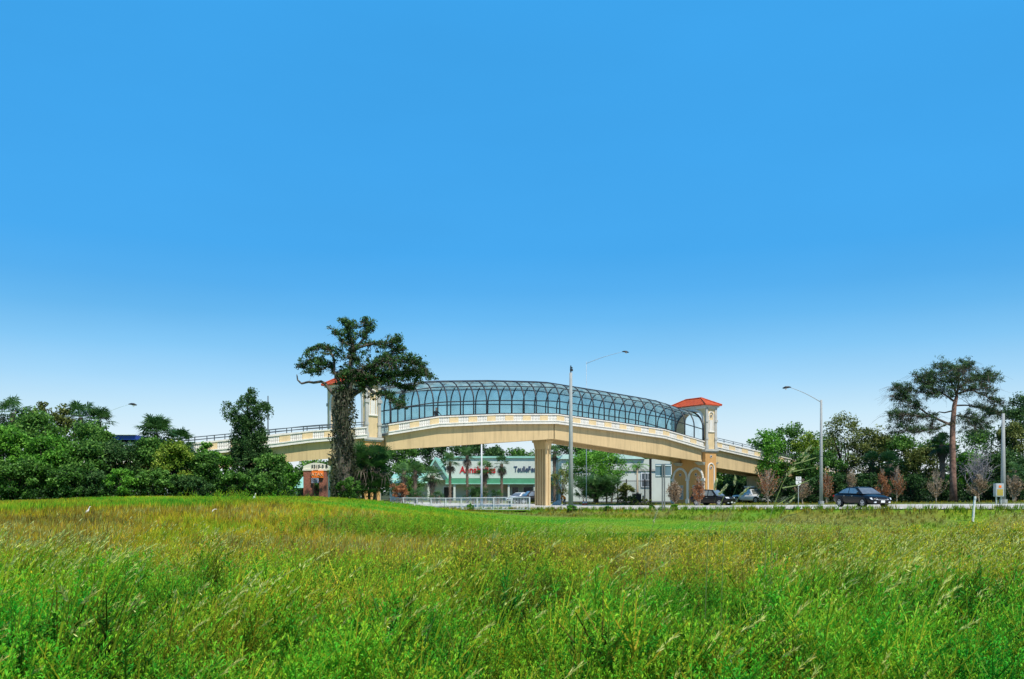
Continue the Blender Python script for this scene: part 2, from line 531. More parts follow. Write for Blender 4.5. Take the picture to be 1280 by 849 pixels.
KS = [0, .1, .2, .24, .28, .33, .38, .44, .5, .56, .62, .67, .72, .76, .8, .9, 1]
for i, t in enumerate(rt):
    Geo().tube([cage_profile(t, k) for k in KS], .072 if 0 < i < NR - 1 else .11, 6).build('rib', M['steel'], bridge, smooth=True)
for k, r in ((0.004, .085), (.2, .055), (.345, .055), (.43, .04), (.5, .09), (.57, .04), (.655, .055), (.8, .055), (.996, .085)):
    Geo().tube([cage_profile(t, k) for t in rt], r, 6).build('purlin', M['steel'], bridge, smooth=True)
for i, (ta, tb_) in enumerate(zip(rt[:-1], rt[1:])):   # one glazed bay between two ribs
    V = []; Fc = []
    for k in KS:
        V += [tuple(cage_profile(ta + .03, k)), tuple(cage_profile(tb_ - .03, k))]
    for j in range(len(KS) - 1): Fc.append((2 * j, 2 * j + 1, 2 * j + 3, 2 * j + 2))
    gz = Geo().add(V, Fc).build('glazing', [M['glass'], M['clear']], bridge, smooth=True)
    for j, pl in enumerate(gz.data.polygons): pl.material_index = 1 if KS[j] < .33 else 0

# central pier ------------------------------------------------------------
pg = Geo(); pc = 21.4; pb = 2.5; zt_, zg = 6.72, -.75
hw, hu = 1.02, .34
outline = []
nf = 4     # flutes on the broad faces
pts = []
def flute_side(u, b0, b1, sg):
    r = []; w = (b1 - b0) / (2 * nf + 1)
    for i in range(2 * nf + 1):
        dep = 0 if i % 2 == 0 else .13 * -sg
        r += [(u + dep, b0 + i * w), (u + dep, b0 + (i + 1) * w)]
    return r
pts += flute_side(-hu, hw, -hw, -1)
w3 = 2 * hu / 3
pts += [(-hu + w3, -hw), (-hu + w3, -hw + .1), (hu - w3, -hw + .1), (hu - w3, -hw)]
pts += flute_side(hu, -hw, hw, 1)
pg.prism([BW(pc + a, pb + b, zg) for a, b in pts], (0, 0, zt_ - 1.0 - zg))
pg.build('pier_shaft', M['stucco'], bridge)
g = Geo()
g.hexa([BW(pc - hu, pb - hw, zt_ - 1), BW(pc + hu, pb - hw, zt_ - 1), BW(pc + hu, pb + hw, zt_ - 1), BW(pc - hu, pb + hw, zt_ - 1)],
       [BW(pc - hu - .1, pb - hw - .12, zt_ - .25), BW(pc + hu + .1, pb - hw - .12, zt_ - .25), BW(pc + hu + .1, pb + hw + .12, zt_ - .25), BW(pc - hu - .1, pb + hw + .12, zt_ - .25)])
g.hexa([BW(pc - hu - .15, pb - hw - .3, zt_ - .25), BW(pc + hu + .15, pb - hw - .3, zt_ - .25), BW(pc + hu + .15, pb + hw + .3, zt_ - .25), BW(pc - hu - .15, pb + hw + .3, zt_ - .25)],
       [BW(pc - hu - .15, pb - hw - .3, zt_), BW(pc + hu + .15, pb - hw - .3, zt_), BW(pc + hu + .15, pb + hw + .3, zt_), BW(pc - hu - .15, pb + hw + .3, zt_)])
g.build('pier_capital', M['stucco'], bridge)

# ramps -------------------------------------------------------------------
lramp = thing('bridge_ramp', 'golden ramp with dark double handrail climbing behind the bushes to the tree-hidden tower', 'ramp', RW(-12, 2.5, 1.0), 'ramps of the footbridge')
lt = [-25, -21, -16.9, -12, -9.5, -6.4, -3, -.3]
glb = lambda t: zl(t) - float(np.interp(t, [-34, -16, -6, 0], [.7, 1.2, 1.57, 1.7]))
rramp = thing('bridge_ramp', 'golden ramp descending from the right red-roofed tower into the trees', 'ramp', BW(57, 2.5, 1.0), 'ramps of the footbridge')
rtt = [45.0, 49, 53.5, 58, 63, 68, 72]
grb = lambda t: zr(t) - float(np.interp(t, [45, 54, 72], [2.1, 1.75, 1.0]))
for W, ts, zf, gb, par in ((RW, lt, zl, glb, lramp), (BW, rtt, zr, grb, rramp)):
    for b0, b1 in ((.38, .95), (DW - .95, DW - .38)): girder(W, ts, zf, gb, b0, b1, par)
    d = Geo()
    for a, c in zip(ts[:-1], ts[1:]):
        d.hexa([W(a, .12, zf(a) + .002), W(c, .12, zf(c) + .002), W(c, DW - .12, zf(c) + .002), W(a, DW - .12, zf(a) + .002)],
               [W(a, .12, zf(a) + .2), W(c, .12, zf(c) + .2), W(c, DW - .12, zf(c) + .2), W(a, DW - .12, zf(a) + .2)])
    d.build('deck', M['deckm'], par)
    parapet_run(W, zf, ts, 0, 1, par); parapet_run(W, zf, ts, DW, -1, par)
    panels(W, zf, ts[0] + .1, ts[-1] - .1, 0, 1, par, step=2.3, solid=1.05)
    panels(W, zf, ts[0] + .1, ts[-1] - .1, DW, -1, par, step=2.3, solid=1.05)
    for b in (.14, DW - .14):
        g = Geo(); n = int((ts[-1] - ts[0]) / 1.5)
        tt = np.linspace(ts[0], ts[-1], n)
        for h in (.22, .44): g.tube([W(t, b, zf(t) + ZC + h) for t in tt], .035, 6)
        for t in tt: g.tube([W(t, b, zf(t) + ZC - .02), W(t, b, zf(t) + ZC + .47)], .045, 6)
        g.build('handrail', M['rail'], par)
    for t in ((-15, -23) if par is lramp else (55, 64)):
        g = Geo(); p0 = W(t, 2.5, 0)
        c = [W(t - .4, 1.2, 0), W(t + .4, 1.2, 0), W(t + .4, 3.8, 0), W(t - .4, 3.8, 0)]
        g.hexa([v + UPV * (tzf(p0.x, p0.y) - .4) for v in c], [v + UPV * (gb(t) + .002) for v in c])
        g.build('pier_shaft', M['stucco'], par)


# gate towers -------------------------------------------------------------
def tower(label, org, ang, ground):
    """local frame: a along the bridge, b across towards the far side, origin = near corner of the face looking left"""
    ua = (Matrix.Rotation(-ang, 3, 'Z') @ BU); va = (Matrix.Rotation(-ang, 3, 'Z') @ BV)
    T = lambda a, b, z: Vector(org) + ua * a + va * b + UPV * z
    root = thing('gate_tower', label, 'tower', T(.9, 2.9, ground), 'red roofed towers at the ends of the footbridge span')
    TA, TBW, ZD, ZE = 1.8, 5.8, 6.2, 11.35
    # lower block
    Geo().prism([T(0, 0, ground - .6), T(TA, 0, ground - .6), T(TA, TBW, ground - .6), T(0, TBW, ground - .6)], (0, 0, ZD - .35 - ground + .6)).build('tower_base', M['stucco_deep'], root)
    g = Geo()
    for e, z0, z1 in ((.10, ZD - .35, ZD - .2), (.22, ZD - .2, ZD + .02)):
        g.prism([T(-e, -e, z0), T(TA + e, -e, z0), T(TA + e, TBW + e, z0), T(-e, TBW + e, z0)], (0, 0, z1 - z0))
    g.build('moulding', M['trim_grey'], root)
    # upper arch
    o0, o1 = .52, 5.28; zs, zt2 = 9.55, 10.85
    arch = []
    for i in range(15):
        a = math.pi * i / 14; cx, sx = math.cos(a), math.sin(a)
        e = 2 / 2.9
        arch.append(((o0 + o1) / 2 - (o1 - o0) / 2 * math.copysign(abs(cx) ** e, cx), zs + (zt2 - zs) * abs(sx) ** e))
    outer = [(0, ZD + .02), (0, ZE), (TBW, ZE), (TBW, ZD + .02), (o1, ZD + .02)] + [(b, z) for b, z in arch[::-1]] + [(o0, ZD + .02)]
    Geo().prism([T(.0, b, z) for b, z in outer], ua * TA).build('tower_arch', M['stucco_pale'], root)
    # archivolt trims on both faces
    for a in (-.06, TA + .06):
        g = Geo()
        path = [(o0 - .02, ZD + .05)] + [(b, z) for b, z in arch] + [(o1 + .02, ZD + .05)]
        inner = path; out2 = []
        for j, (b, z) in enumerate(path):
            p0 = path[max(j - 1, 0)]; p1 = path[min(j + 1, len(path) - 1)]
            tx, tzz = p1[0] - p0[0], p1[1] - p0[1]; L = math.hypot(tx, tzz) or 1
            out2.append((b - tzz / L * .27, z + tx / L * .27))
        for j in range(len(path) - 1):
            q = [inner[j], inner[j + 1], out2[j + 1], out2[j]]
            w = .05 if a < 0 else -.05
            g.hexa([T(a, *q[0]), T(a, *q[1]), T(a, *q[2]), T(a, *q[3])], [T(a + w, *q[0]), T(a + w, *q[1]), T(a + w, *q[2]), T(a + w, *q[3])])
        g.build('archivolt', M['trim'], root)
    # pilasters, capitals, niche on the two narrow faces
    for b, sg in ((0, -1), (TBW, 1)):
        g = Geo()
        for a in (.16, TA - .16):
            g.prism([T(a - .16, b + sg * .004, ZD + .02), T(a + .16, b + sg * .004, ZD + .02), T(a + .16, b + sg * .13, ZD + .02), T(a - .16, b + sg * .13, ZD + .02)], (0, 0, ZE - ZD - .05))
            for z0, z1, e in ((9.45, 9.75, .08), (ZD + 1.15, ZD + 1.4, .05), (ZD + .05, ZD + .5, .05)):
                g.prism([T(a - .16 - e, b + sg * .006, z0), T(a + .16 + e, b + sg * .006, z0), T(a + .16 + e, b + sg * (.13 + e), z0), T(a - .16 - e, b + sg * (.13 + e), z0)], (0, 0, z1 - z0))
        g.build('pilaster', M['trim_grey'], root)
        g = Geo(); m = TA / 2
        for zc, zlow, wv in ((10.15, 8.3, .42), (3.9, 1.3, .5)):
            ring = [(m - wv, zlow)] + [(m - wv * math.cos(math.pi * i / 10), zc + wv * 1.25 * math.sin(math.pi * i / 10)) for i in range(11)] + [(m + wv, zlow)]
            for (x0, z0), (x1, z1) in zip(ring[:-1], ring[1:]):
                g.tube([T(x0, b + sg * .03, z0), T(x1, b + sg * .03, z1)], .085, 6)
            g.tube([T(m - wv - .1, b + sg * .03, zlow), T(m + wv + .1, b + sg * .03, zlow)], .1, 6)
            g.build('niche_surround', M['trim'], root); g = Geo()
        g = Geo()
        g.prism([T(m - .26, b + sg * .004, 8.35), T(m + .26, b + sg * .004, 8.35), T(m + .26, b + sg * .004, 9.7), T(m - .26, b + sg * .004, 9.7)], va * sg * .05)
        g.build('niche_panel', M['trim'], root)
        for zc in (10.2, 4.0, 5.35):
            g = Geo(); n = 10
            g.prism([T(m + .17 * math.cos(2 * math.pi * i / n), b + sg * .004, zc + .17 * math.sin(2 * math.pi * i / n)) for i in range(n)], va * sg * .05)
            f = g.build('rosette', M['trim_grey'], root)
            g = Geo(); g.prism([T(m + .09 * math.cos(2 * math.pi * i / n), b + sg * .055, zc + .09 * math.sin(2 * math.pi * i / n)) for i in range(n)], va * sg * .02)
            g.build('rosette_eye', M['opening'], f)
    # twin blind arches on the broad faces, centre column, louvred panels
    for a, sg in ((0, -1), (TA, 1)):
        g = Geo(); cols = Geo()
        for bc in (1.55, 4.25):
            wv = 1.18; zc = 2.75
            ring = [(bc - wv, ground + .4)] + [(bc - wv * math.cos(math.pi * i / 14), zc + wv * math.sin(math.pi * i / 14)) for i in range(15)] + [(bc + wv, ground + .4)]
            for (x0, z0), (x1, z1) in zip(ring[1:-2], ring[2:-1]):
                g.tube([T(a + sg * .02, x0, z0), T(a + sg * .02, x1, z1)], .15, 6)
            f = Geo().prism([T(a + sg * .004, bc - .55, .15), T(a + sg * .004, bc + .55, .15), T(a + sg * .004, bc + .55, 1.9), T(a + sg * .004, bc - .55, 1.9)], ua * sg * .06).build('louvre_panel', M['trim_grey'], root)
            lv = Geo()
            for z in np.linspace(.35, 1.7, 8):
                lv.prism([T(a + sg * .068, bc - .42, z - .045), T(a + sg * .068, bc + .42, z - .045), T(a + sg * .068, bc + .42, z + .045), T(a + sg * .068, bc - .42, z + .045)], ua * sg * .012)
            lv.build('louvre', M['rail'], f)
            n = 10
            f = Geo().prism([T(a + sg * .004, bc + .2 * math.cos(2 * math.pi * i / n), 3.2 + .2 * math.sin(2 * math.pi * i / n)) for i in range(n)], ua * sg * .05).build('rosette', M['trim_grey'], root)
            Geo().prism([T(a + sg * .056, bc + .1 * math.cos(2 * math.pi * i / n), 3.2 + .1 * math.sin(2 * math.pi * i / n)) for i in range(n)], ua * sg * .02).build('rosette_eye', M['opening'], f)
        g.build('blind_arch', M['trim'], root)
        for bc in (.3, 2.9, 5.5):
            g = Geo()
            for z0, z1, e in ((ground - .2, ground + .75, .27), (ground + .75, 2.45, .17), (2.45, 2.75, .27)):
                g.prism([T(a + sg * .003, bc - e, z0), T(a + sg * .003, bc + e, z0), T(a + sg * e * .8, bc + e, z0), T(a + sg * e * .8, bc - e, z0)], (0, 0, z1 - z0))
            g.build('column', M['trim'], root)
        # girder seats
        for b in (.65, DW - .55):
            g = Geo()
            g.hexa([T(a, b - .5, 4.3), T(a, b + .5, 4.3), T(a + sg * .05, b + .5, 4.3), T(a + sg * .05, b - .5, 4.3)],
                   [T(a, b - .65, 4.66), T(a, b + .65, 4.66), T(a + sg * .55, b + .65, 4.66), T(a + sg * .55, b - .65, 4.66)])
            g.build('corbel', M['trim_grey'], root)
    # cornice and hipped roof
    g = Geo()
    for e, z0, z1 in ((.10, ZE - .28, ZE - .1), (.26, ZE - .1, ZE + .08)):
        g.prism([T(-e, -e, z0), T(TA + e, -e, z0), T(TA + e, TBW + e, z0), T(-e, TBW + e, z0)], (0, 0, z1 - z0))
    g.build('cornice', M['trim'], root)
    e = .48; z0 = ZE + .08; z1 = ZE + 1.12
    c = [T(-e, -e, z0), T(TA + e, -e, z0), T(TA + e, TBW + e, z0), T(-e, TBW + e, z0)]
    c2 = [v + UPV * .1 for v in c]
    ra, rb = T(TA / 2, 1.6, z1), T(TA / 2, TBW - 1.6, z1)
    g = Geo(); g.hexa(c, c2)
    n = len(g.v)
    g.add(c2 + [ra, rb], [(0, 1, 4), (1, 2, 5, 4), (2, 3, 5), (3, 0, 4, 5)])
    rf = g.build('roof', M['tile'], root)
    h = Geo()
    for p, q in ((c2[0], ra), (c2[1], ra), (c2[2], rb), (c2[3], rb), (ra, rb)):
        h.tube([p + UPV * .03, q + UPV * .03], .09, 6)
    h.build('ridge_tile', M['tile'], rf)
    return root


tower('gate tower with red hipped roof at the far right end of the glazed span', BW(43.2, -.12, 0), 0, -.55)
tower('gate tower with red hipped roof half hidden behind the vine-covered tree', BW(-.2, .35, 0), R(-14), -.5)
# ---------------------------------------------------------------- ground sheet, road
def ground_mat():
    m, nt, b = nodes('field_soil_and_turf')
    at = nt.nodes.new('ShaderNodeAttribute'); at.attribute_name = 'Col'
    tc = nt.nodes.new('ShaderNodeTexCoord')
    n = nt.nodes.new('ShaderNodeTexNoise'); n.inputs['Scale'].default_value = 5; n.inputs['Detail'].default_value = 10; n.inputs['Roughness'].default_value = .75
    nt.links.new(tc.outputs['Object'], n.inputs['Vector'])
    mr = nt.nodes.new('ShaderNodeMapRange'); mr.inputs['From Min'].default_value = .3; mr.inputs['From Max'].default_value = .7
    mr.inputs['To Min'].default_value = .45; mr.inputs['To Max'].default_value = 1.45
    nt.links.new(n.outputs['Fac'], mr.inputs['Value'])
    vm = nt.nodes.new('ShaderNodeVectorMath'); vm.operation = 'SCALE'
    nt.links.new(at.outputs['Color'], vm.inputs[0]); nt.links.new(mr.outputs['Result'], vm.inputs['Scale'])
    nt.links.new(vm.outputs['Vector'], b.inputs['Base Color']); b.inputs['Roughness'].default_value = .95
    b.inputs['Specular IOR Level'].default_value = .1
    bp = nt.nodes.new('ShaderNodeBump'); bp.inputs['Strength'].default_value = .6; bp.inputs['Distance'].default_value = .1
    nt.links.new(n.outputs['Fac'], bp.inputs['Height']); nt.links.new(bp.outputs['Normal'], b.inputs['Normal'])
    return m


def lerp3(a, b, t):
    return np.asarray(a)[None] * (1 - t[:, None]) + np.asarray(b)[None] * t[:, None] if np.ndim(a) == 1 else a * (1 - t[:, None]) + np.asarray(b)[None] * t[:, None]


def field_hue(x, y):
    """colour zones of the field, 0 emerald .. 1 straw brown"""
    n = fbm(x, y, 7, 11); n2 = fbm(x, y, 2.2, 17)
    r = x / np.maximum(y, 1)
    near = 1 - sstep(7, 15, y)
    h = .38 + .55 * (n - .5) + .45 * (n2 - .5)
    h = h - .24 * near * sstep(.44, .52, fbm(x, y, 3.4, 23))
    h = h + .24 * sstep(10, 17, y) * (1 - sstep(24, 34, y)) * (.2 + 1.7 * fbm(x, y, 5, 37))          # weedy olive belt
    gold = sstep(17, 25, y) * (1 - sstep(62, 75, y)) * (1 - sstep(-.13, .06, r + .12 * (n - .5)))
    up = sstep(31, 40, y)
    h = h + gold * ((1 - up) * (.32 + .12 * (fbm(x, y, 6, 29) - .5)) + up * (.10 + .9 * (fbm(x, y, 5, 29) - .45)))
    br = sstep(44, 58, y) * 0
    lawn = sstep(30, 42, y) * sstep(-.10, .05, r)
    h = h * (1 - lawn) + lawn * (.40 + .45 * (n2 - .5) + .4 * (n - .5))
    return np.clip(h, 0, .8)


STOPS = [(0, (.030, .42, .024)), (.20, (.095, .47, .022)), (.40, (.28, .53, .024)), (.58, (.42, .52, .025)), (.69, (.74, .60, .030)), (.79, (.46, .29, .05)), (.85, (.42, .50, .08)), (1, (.70, .68, .24))]


def stop_col(h):
    xs = [a for a, _ in STOPS]
    return np.stack([np.interp(h, xs, [c[i] for _, c in STOPS]) for i in range(3)], -1)


def axis_pts(lo, hi, fine_lo, fine_hi, step, grow=1.18):
    a = list(np.arange(fine_lo, fine_hi + 1e-6, step))
    s = step; x = fine_hi
    while x < hi: s *= grow; x += s; a.append(x)
    s = step; x = fine_lo
    while x > lo: s *= grow; x -= s; a.insert(0, x)
    return np.array(a)


gx = axis_pts(-1800, 1800, -48, 62, .8); gy = axis_pts(-400, 2600, -4, 118, .8)
GX, GY = np.meshgrid(gx, gy)
x, y = GX.ravel(), GY.ravel()
Z = tz(x, y)
nx, ny = len(gx), len(gy)
i = np.arange(nx * ny).reshape(ny, nx)
Fq = np.stack([i[:-1, :-1], i[:-1, 1:], i[1:, 1:], i[1:, :-1]], -1).reshape(-1, 4)
hue = field_hue(x, y)
col = stop_col(hue) * .6
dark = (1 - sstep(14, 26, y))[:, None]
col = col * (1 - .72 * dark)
s_, o_ = road_so(x, y)
brown = (sstep(-23, -20, o_) * (1 - sstep(-17.5, -15.5, o_)) * (.3 + .7 * (fbm(x, y, 3, 31) > .5)))[:, None]
col = col * (1 - .55 * brown) + np.array([.22, .15, .06])[None] * .55 * brown
far = sstep(15, 17, o_)[:, None]
col = col * (1 - far) + np.array([.17, .19, .06])[None] * far
lot = sstep(24, 34, o_)[:, None]
col = col * (1 - lot) + np.array([.07, .085, .04])[None] * lot
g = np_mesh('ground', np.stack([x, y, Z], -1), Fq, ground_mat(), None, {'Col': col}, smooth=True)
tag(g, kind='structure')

# road sheet follows its own gentle grade; the verge lies 6 cm below its edge
M['asphalt'] = mat('pale_worn_asphalt', (.58, .53, .45), .9, .16, .6, .1, spec=.2)
M['paint'] = mat('road_paint', (.78, .78, .74), .7, .1, 3)
M['paint_y'] = mat('yellow_road_paint', (.70, .48, .06), .7, .1, 3)
M['walk'] = mat('pale_concrete_walk', (.62, .60, .55), .9, .1, 1.5)


def strip(name, o0, o1, lift, m, s0=-500, s1=500, step=6.0, kind='structure'):
    n = max(2, int((s1 - s0) / step)); ss = np.linspace(s0, s1, n)
    V = []
    for o in (o0, o1):
        X, Y = road_xy(ss, o); V.append(np.stack([X, Y, road_z(ss) + lift], -1))
    V = np.concatenate(V); k = np.arange(n - 1)
    ob = np_mesh(name, V, np.stack([k, k + 1, k + 1 + n, k + n], -1), m, None, smooth=True)
    return tag(ob, kind=kind)


strip('road', -14.6, -1.6, 0, M['asphalt']); strip('road', 1.6, 14.6, 0, M['asphalt'])
# kerbed median
V = []; Fm = []
ss = np.linspace(-500, 500, 180)
prof = [(-1.6, -.1), (-1.6, .13), (-1.42, .14), (1.42, .14), (1.6, .13), (1.6, -.1)]
for o, h in prof:
    X, Y = road_xy(ss, o); V.append(np.stack([X, Y, road_z(ss) + h], -1))
n = len(ss); k = np.arange(n - 1)
for j in range(len(prof) - 1): Fm.append(np.stack([k + j * n, k + 1 + j * n, k + 1 + (j + 1) * n, k + (j + 1) * n], -1))
tag(np_mesh('road_median', np.concatenate(V), np.concatenate(Fm), M['walk'], None), kind='structure')
strip('pavement', -18.2, -16.4, .03, M['walk'], -120, 14, 4)
for o in (-14.2, 14.2): strip('road_marking', o - .08, o + .08, .004, M['paint'])
for o in (-2.0, 2.0): strip('road_marking', o - .08, o + .08, .004, M['paint_y'])
for o in (-10, -6, 6, 10):
    V = []; Fm = []; q = 0
    for s0 in np.arange(-120, 140, 12):
        for (s, oo) in ((s0, o - .07), (s0 + 3, o - .07), (s0 + 3, o + .07), (s0, o + .07)):
            X, Y = road_xy(s, oo); V.append((float(X), float(Y), float(road_z(s)) + .0045))
        Fm.append((q, q + 1, q + 2, q + 3)); q += 4
    tag(np_mesh('road_marking', V, Fm, M['paint'], None), kind='structure')
# parking area behind
def flat(name, x0, x1, y0, y1, lift, m):
    xs = np.linspace(x0, x1, 30); ys = np.linspace(y0, y1, 30); A, B = np.meshgrid(xs, ys)
    z = tz(A.ravel(), B.ravel()) + lift; i = np.arange(900).reshape(30, 30)
    f = np.stack([i[:-1, :-1], i[:-1, 1:], i[1:, 1:], i[1:, :-1]], -1).reshape(-1, 4)
    return tag(np_mesh(name, np.stack([A.ravel(), B.ravel(), z], -1), f, m, None), kind='structure')


M['lot'] = mat('grey_lot_asphalt', (.16, .16, .155), .9, .15, 1)
flat('parking_lot', 3, 24, 124, 137, .05, M['lot'])
# ---------------------------------------------------------------- plaza, poles, signs, fence
M['plaza_white'] = mat('off_white_stucco', (.60, .64, .56), .85, .06, .3, grime=.08)
M['plaza_trim'] = mat('mint_green_trim', (.16, .50, .30), .6, .1, 1)
M['plaza_roof'] = mat('mint_metal_roof', (.30, .58, .46), .5, .1, 1)
M['green_band'] = mat('green_awning', (.085, .32, .17), .6, .15, 1)
M['red'] = mat('red_sign_face', (.52, .012, .016), .5, .1, 3)
M['navy'] = mat('navy_sign_face', (.05, .07, .13), .5, .1, 3)
M['dark_glass'] = mat('dark_shop_glass', (.02, .025, .028), .12, .3, .7, spec=.6)
M['tan_wall'] = mat('tan_wall', (.50, .40, .28), .85, .1, 1)
M['galv'] = mat('galvanised_metal', (.46, .49, .49), .45, .12, 3, metal=.25)
M['white_metal'] = mat('white_painted_metal', (.72, .74, .75), .5, .08, 3)
M['concrete_pole'] = mat('spun_concrete', (.34, .355, .34), .85, .12, 2.5, .1)
M['blue'] = mat('blue_fascia', (.010, .045, .32), .5, .08, 1)
M['iron'] = mat('black_iron', (.012, .012, .013), .45, .2, 4)
M['brick'] = mat('red_brown_brick', (.30, .115, .075), .9, .45, 9, .5)
M['cream'] = mat('cream_sign_stucco', (.74, .71, .56), .85, .1, 2)
M['orange'] = mat('orange_sign_face', (.92, .20, .02), .5, .08, 2)
M['violet'] = mat('pale_violet_sign_face', (.62, .60, .72), .5, .08, 2)
M['black'] = mat('matt_black', (.012, .012, .013), .6, .1, 3)
M['rail2'] = mat('weathered_grey_post', (.17, .18, .18), .6, .2, 4)
M['sign_back'] = mat('bare_aluminium_sign', (.16, .24, .29), .5, .12, 2)
M['white_paint'] = mat('white_sign_paint', (.75, .75, .73), .6, .06, 3)

YB = 150.0
def wx(px, d=YB): return (px - 640) / F * d
def wz(py, d=YB): return CAMZ - (py - HZ) / F * d
GZ = -.4
plaza = thing('shopping_plaza', 'long white shopping plaza with mint green gable, awning and shop lettering', 'building', (wx(600), YB, GZ))
x0, x1 = wx(486), wx(706); xg0, xg1 = wx(536), wx(562)
zt, ze, zaw = wz(573), wz(598), wz(604)
Geo().box(((x0 + x1) / 2, YB + 10, (ze + GZ - .5) / 2), (x1 - x0, 18, ze - GZ + .5)).build('wall', M['plaza_white'], plaza)
xr = wx(558)
Geo().box(((xr + x1) / 2, YB + 4.5, (zt + ze) / 2 + .005), (x1 - xr, 11, zt - ze - .01)).build('fascia', M['plaza_white'], plaza)
Geo().box(((xr + x1) / 2, YB + 4.5, zt + .16), (x1 - xr + .5, 11.6, .32)).build('parapet_trim', M['plaza_roof'], plaza)
# lower roof to the left of the gable
g = Geo(); xl1 = wx(536)
g.hexa([(x0, YB - 1.6, wz(604)), (xl1, YB - 1.6, wz(604)), (xl1, YB + 7, wz(604)), (x0, YB + 7, wz(604))],
       [(x0, YB - 1.5, wz(603)), (xl1, YB - 1.5, wz(603)), (xl1, YB + 7, wz(591)), (x0, YB + 7, wz(591))])
g.build('roof', M['plaza_roof'], plaza)
# gable porch
xa, xb_, xc = wx(531), wx(545), wx(561); zp = wz(574)
g = Geo(); g.prism([(xa, YB - 1.2, wz(600)), (xc, YB - 1.2, wz(600)), (xb_, YB - 1.2, zp)], (0, 9, 0)); g.build('gable', M['plaza_white'], plaza)
g = Geo()
for p, q in (((xa - .5, wz(602)), (xb_, zp + .35)), ((xb_, zp + .35), (xc + .6, wz(602)))):
    g.hexa([(p[0], YB - 1.7, p[1] - .55), (q[0], YB - 1.7, q[1] - .55), (q[0], YB + 8, q[1] - .55), (p[0], YB + 8, p[1] - .55)],
           [(p[0], YB - 1.7, p[1]), (q[0], YB - 1.7, q[1]), (q[0], YB + 8, q[1]), (p[0], YB + 8, p[1])])
g.build('gable_roof', M['plaza_roof'], plaza)
g = Geo(); g.box(((xr + x1) / 2, YB - 1.35, (ze + zaw) / 2 - .05), (x1 - xr, 1.3, ze - zaw)); g.build('awning', M['green_band'], plaza)
g = Geo(); g.box(((xr + x1) / 2, YB - 1.45, zaw - .12), (x1 - xr + .02, 1.4, .14)); g.build('awning_edge', M['plaza_roof'], plaza)
for px in (537, 569, 603, 636, 668):
    Geo().box((wx(px), YB - 1.7, (zaw + GZ) / 2), (.34, .34, zaw - GZ)).build('post', M['plaza_white'], plaza)
for i, px in enumerate((514, 560, 594, 644, 660)):
    w = 1.5 if px not in (644,) else 1.0
    f = Geo().box((wx(px), YB + .93, (wz(608) + GZ) / 2 - .1), (w + .3, .12, wz(608) - GZ + .2)).build('shopfront_frame', M['white_metal'], plaza)
    Geo().box((wx(px), YB + .84, (wz(608) + GZ) / 2 - .1), (w, .06, wz(608) - GZ - .1)).build('shop_window', M['dark_glass'], f)
Geo().box((wx(632), YB + .9, (wz(605) + GZ) / 2), (1.3, .14, wz(605) - GZ)).build('tan_panel', M['tan_wall'], plaza)
text('Annabelles', 1.62, (wx(597.5), YB - 1.06, wz(588)), (1, 0, 0), M['red'], plaza, 'shop_lettering', extrude=.06, sx=.86, bold=.03)
text('TeulleFes', 1.35, (wx(656), YB - 1.06, wz(587)), (1, 0, 0), M['navy'], plaza, 'shop_lettering', extrude=.06, sx=.72, bold=.02)

# second, plainer block to the right behind the shrubs
YC = 139.0
cx = lambda px: wx(px, YC); cz = lambda py: wz(py, YC)
blk = thing('shop_block', 'plain white building with grey green roof behind the black iron fence', 'building', (cx(775), YC, GZ))
Geo().box(((cx(702) + cx(838)) / 2, YC + 8, (cz(574) + GZ - .5) / 2), (cx(838) - cx(702), 15.8, cz(574) - GZ + .5)).build('wall', M['plaza_white'], blk)
g = Geo(); a, b = cx(700), cx(806)
g.hexa([(a, YC - .3, cz(574) + .01), (b, YC - .3, cz(574) + .01), (b, YC + 16, cz(574) + .01), (a, YC + 16, cz(574) + .01)],
       [(a + .5, YC + .4, cz(568)), (b - 1.5, YC + .4, cz(568)), (b - 1.5, YC + 15, cz(568)), (a + .5, YC + 15, cz(568))])
g.build('roof', mat('grey_green_roof', (.30, .44, .38), .6, .2, 1), blk)
Geo().box(((cx(702) + cx(838)) / 2, YC - .06, cz(587.5)), (cx(838) - cx(702), .11, .32)).build('string_course', M['trim_grey'], blk)
for px in (808,):
    f = Geo().box((cx(px), YC - .04, cz(600)), (1.7, .07, 2.3)).build('window_frame', M['white_metal'], blk)
    Geo().box((cx(px), YC - .09, cz(600)), (1.4, .03, 2.0)).build('pane', M['dark_glass'] if px != 808 else M['rail'], f)
    bars = Geo()
    for k in (-.23, .23): bars.box((cx(px) + k, YC - .115, cz(600)), (.06, .02, 2.0))
    bars.box((cx(px), YC - .14, cz(600)), (1.4, .02, .06)); bars.build('glazing_bar', M['white_metal'], f)

# blue topped store far left
b1 = thing('store_building', 'distant store with deep blue fascia showing over the bushes', 'building', P(146, 620, 112))
D2 = 112
xa, xb_ = wx(118, D2), wx(171, D2)
Geo().box(((xa + xb_) / 2, D2 + 6, (wz(553, D2) + GZ - .3) / 2), (xb_ - xa - .6, 12, wz(553, D2) - GZ + .3)).build('wall', M['plaza_white'], b1)
Geo().box(((xa + xb_) / 2, D2 + 6, wz(547, D2)), (xb_ - xa, 12.8, .58)).build('fascia', M['blue'], b1)
Geo().box(((xa + xb_) / 2, D2 - .55, wz(547, D2) + .33), (xb_ - xa + .2, .3, .08)).build('fascia_cap', M['white_metal'], b1)

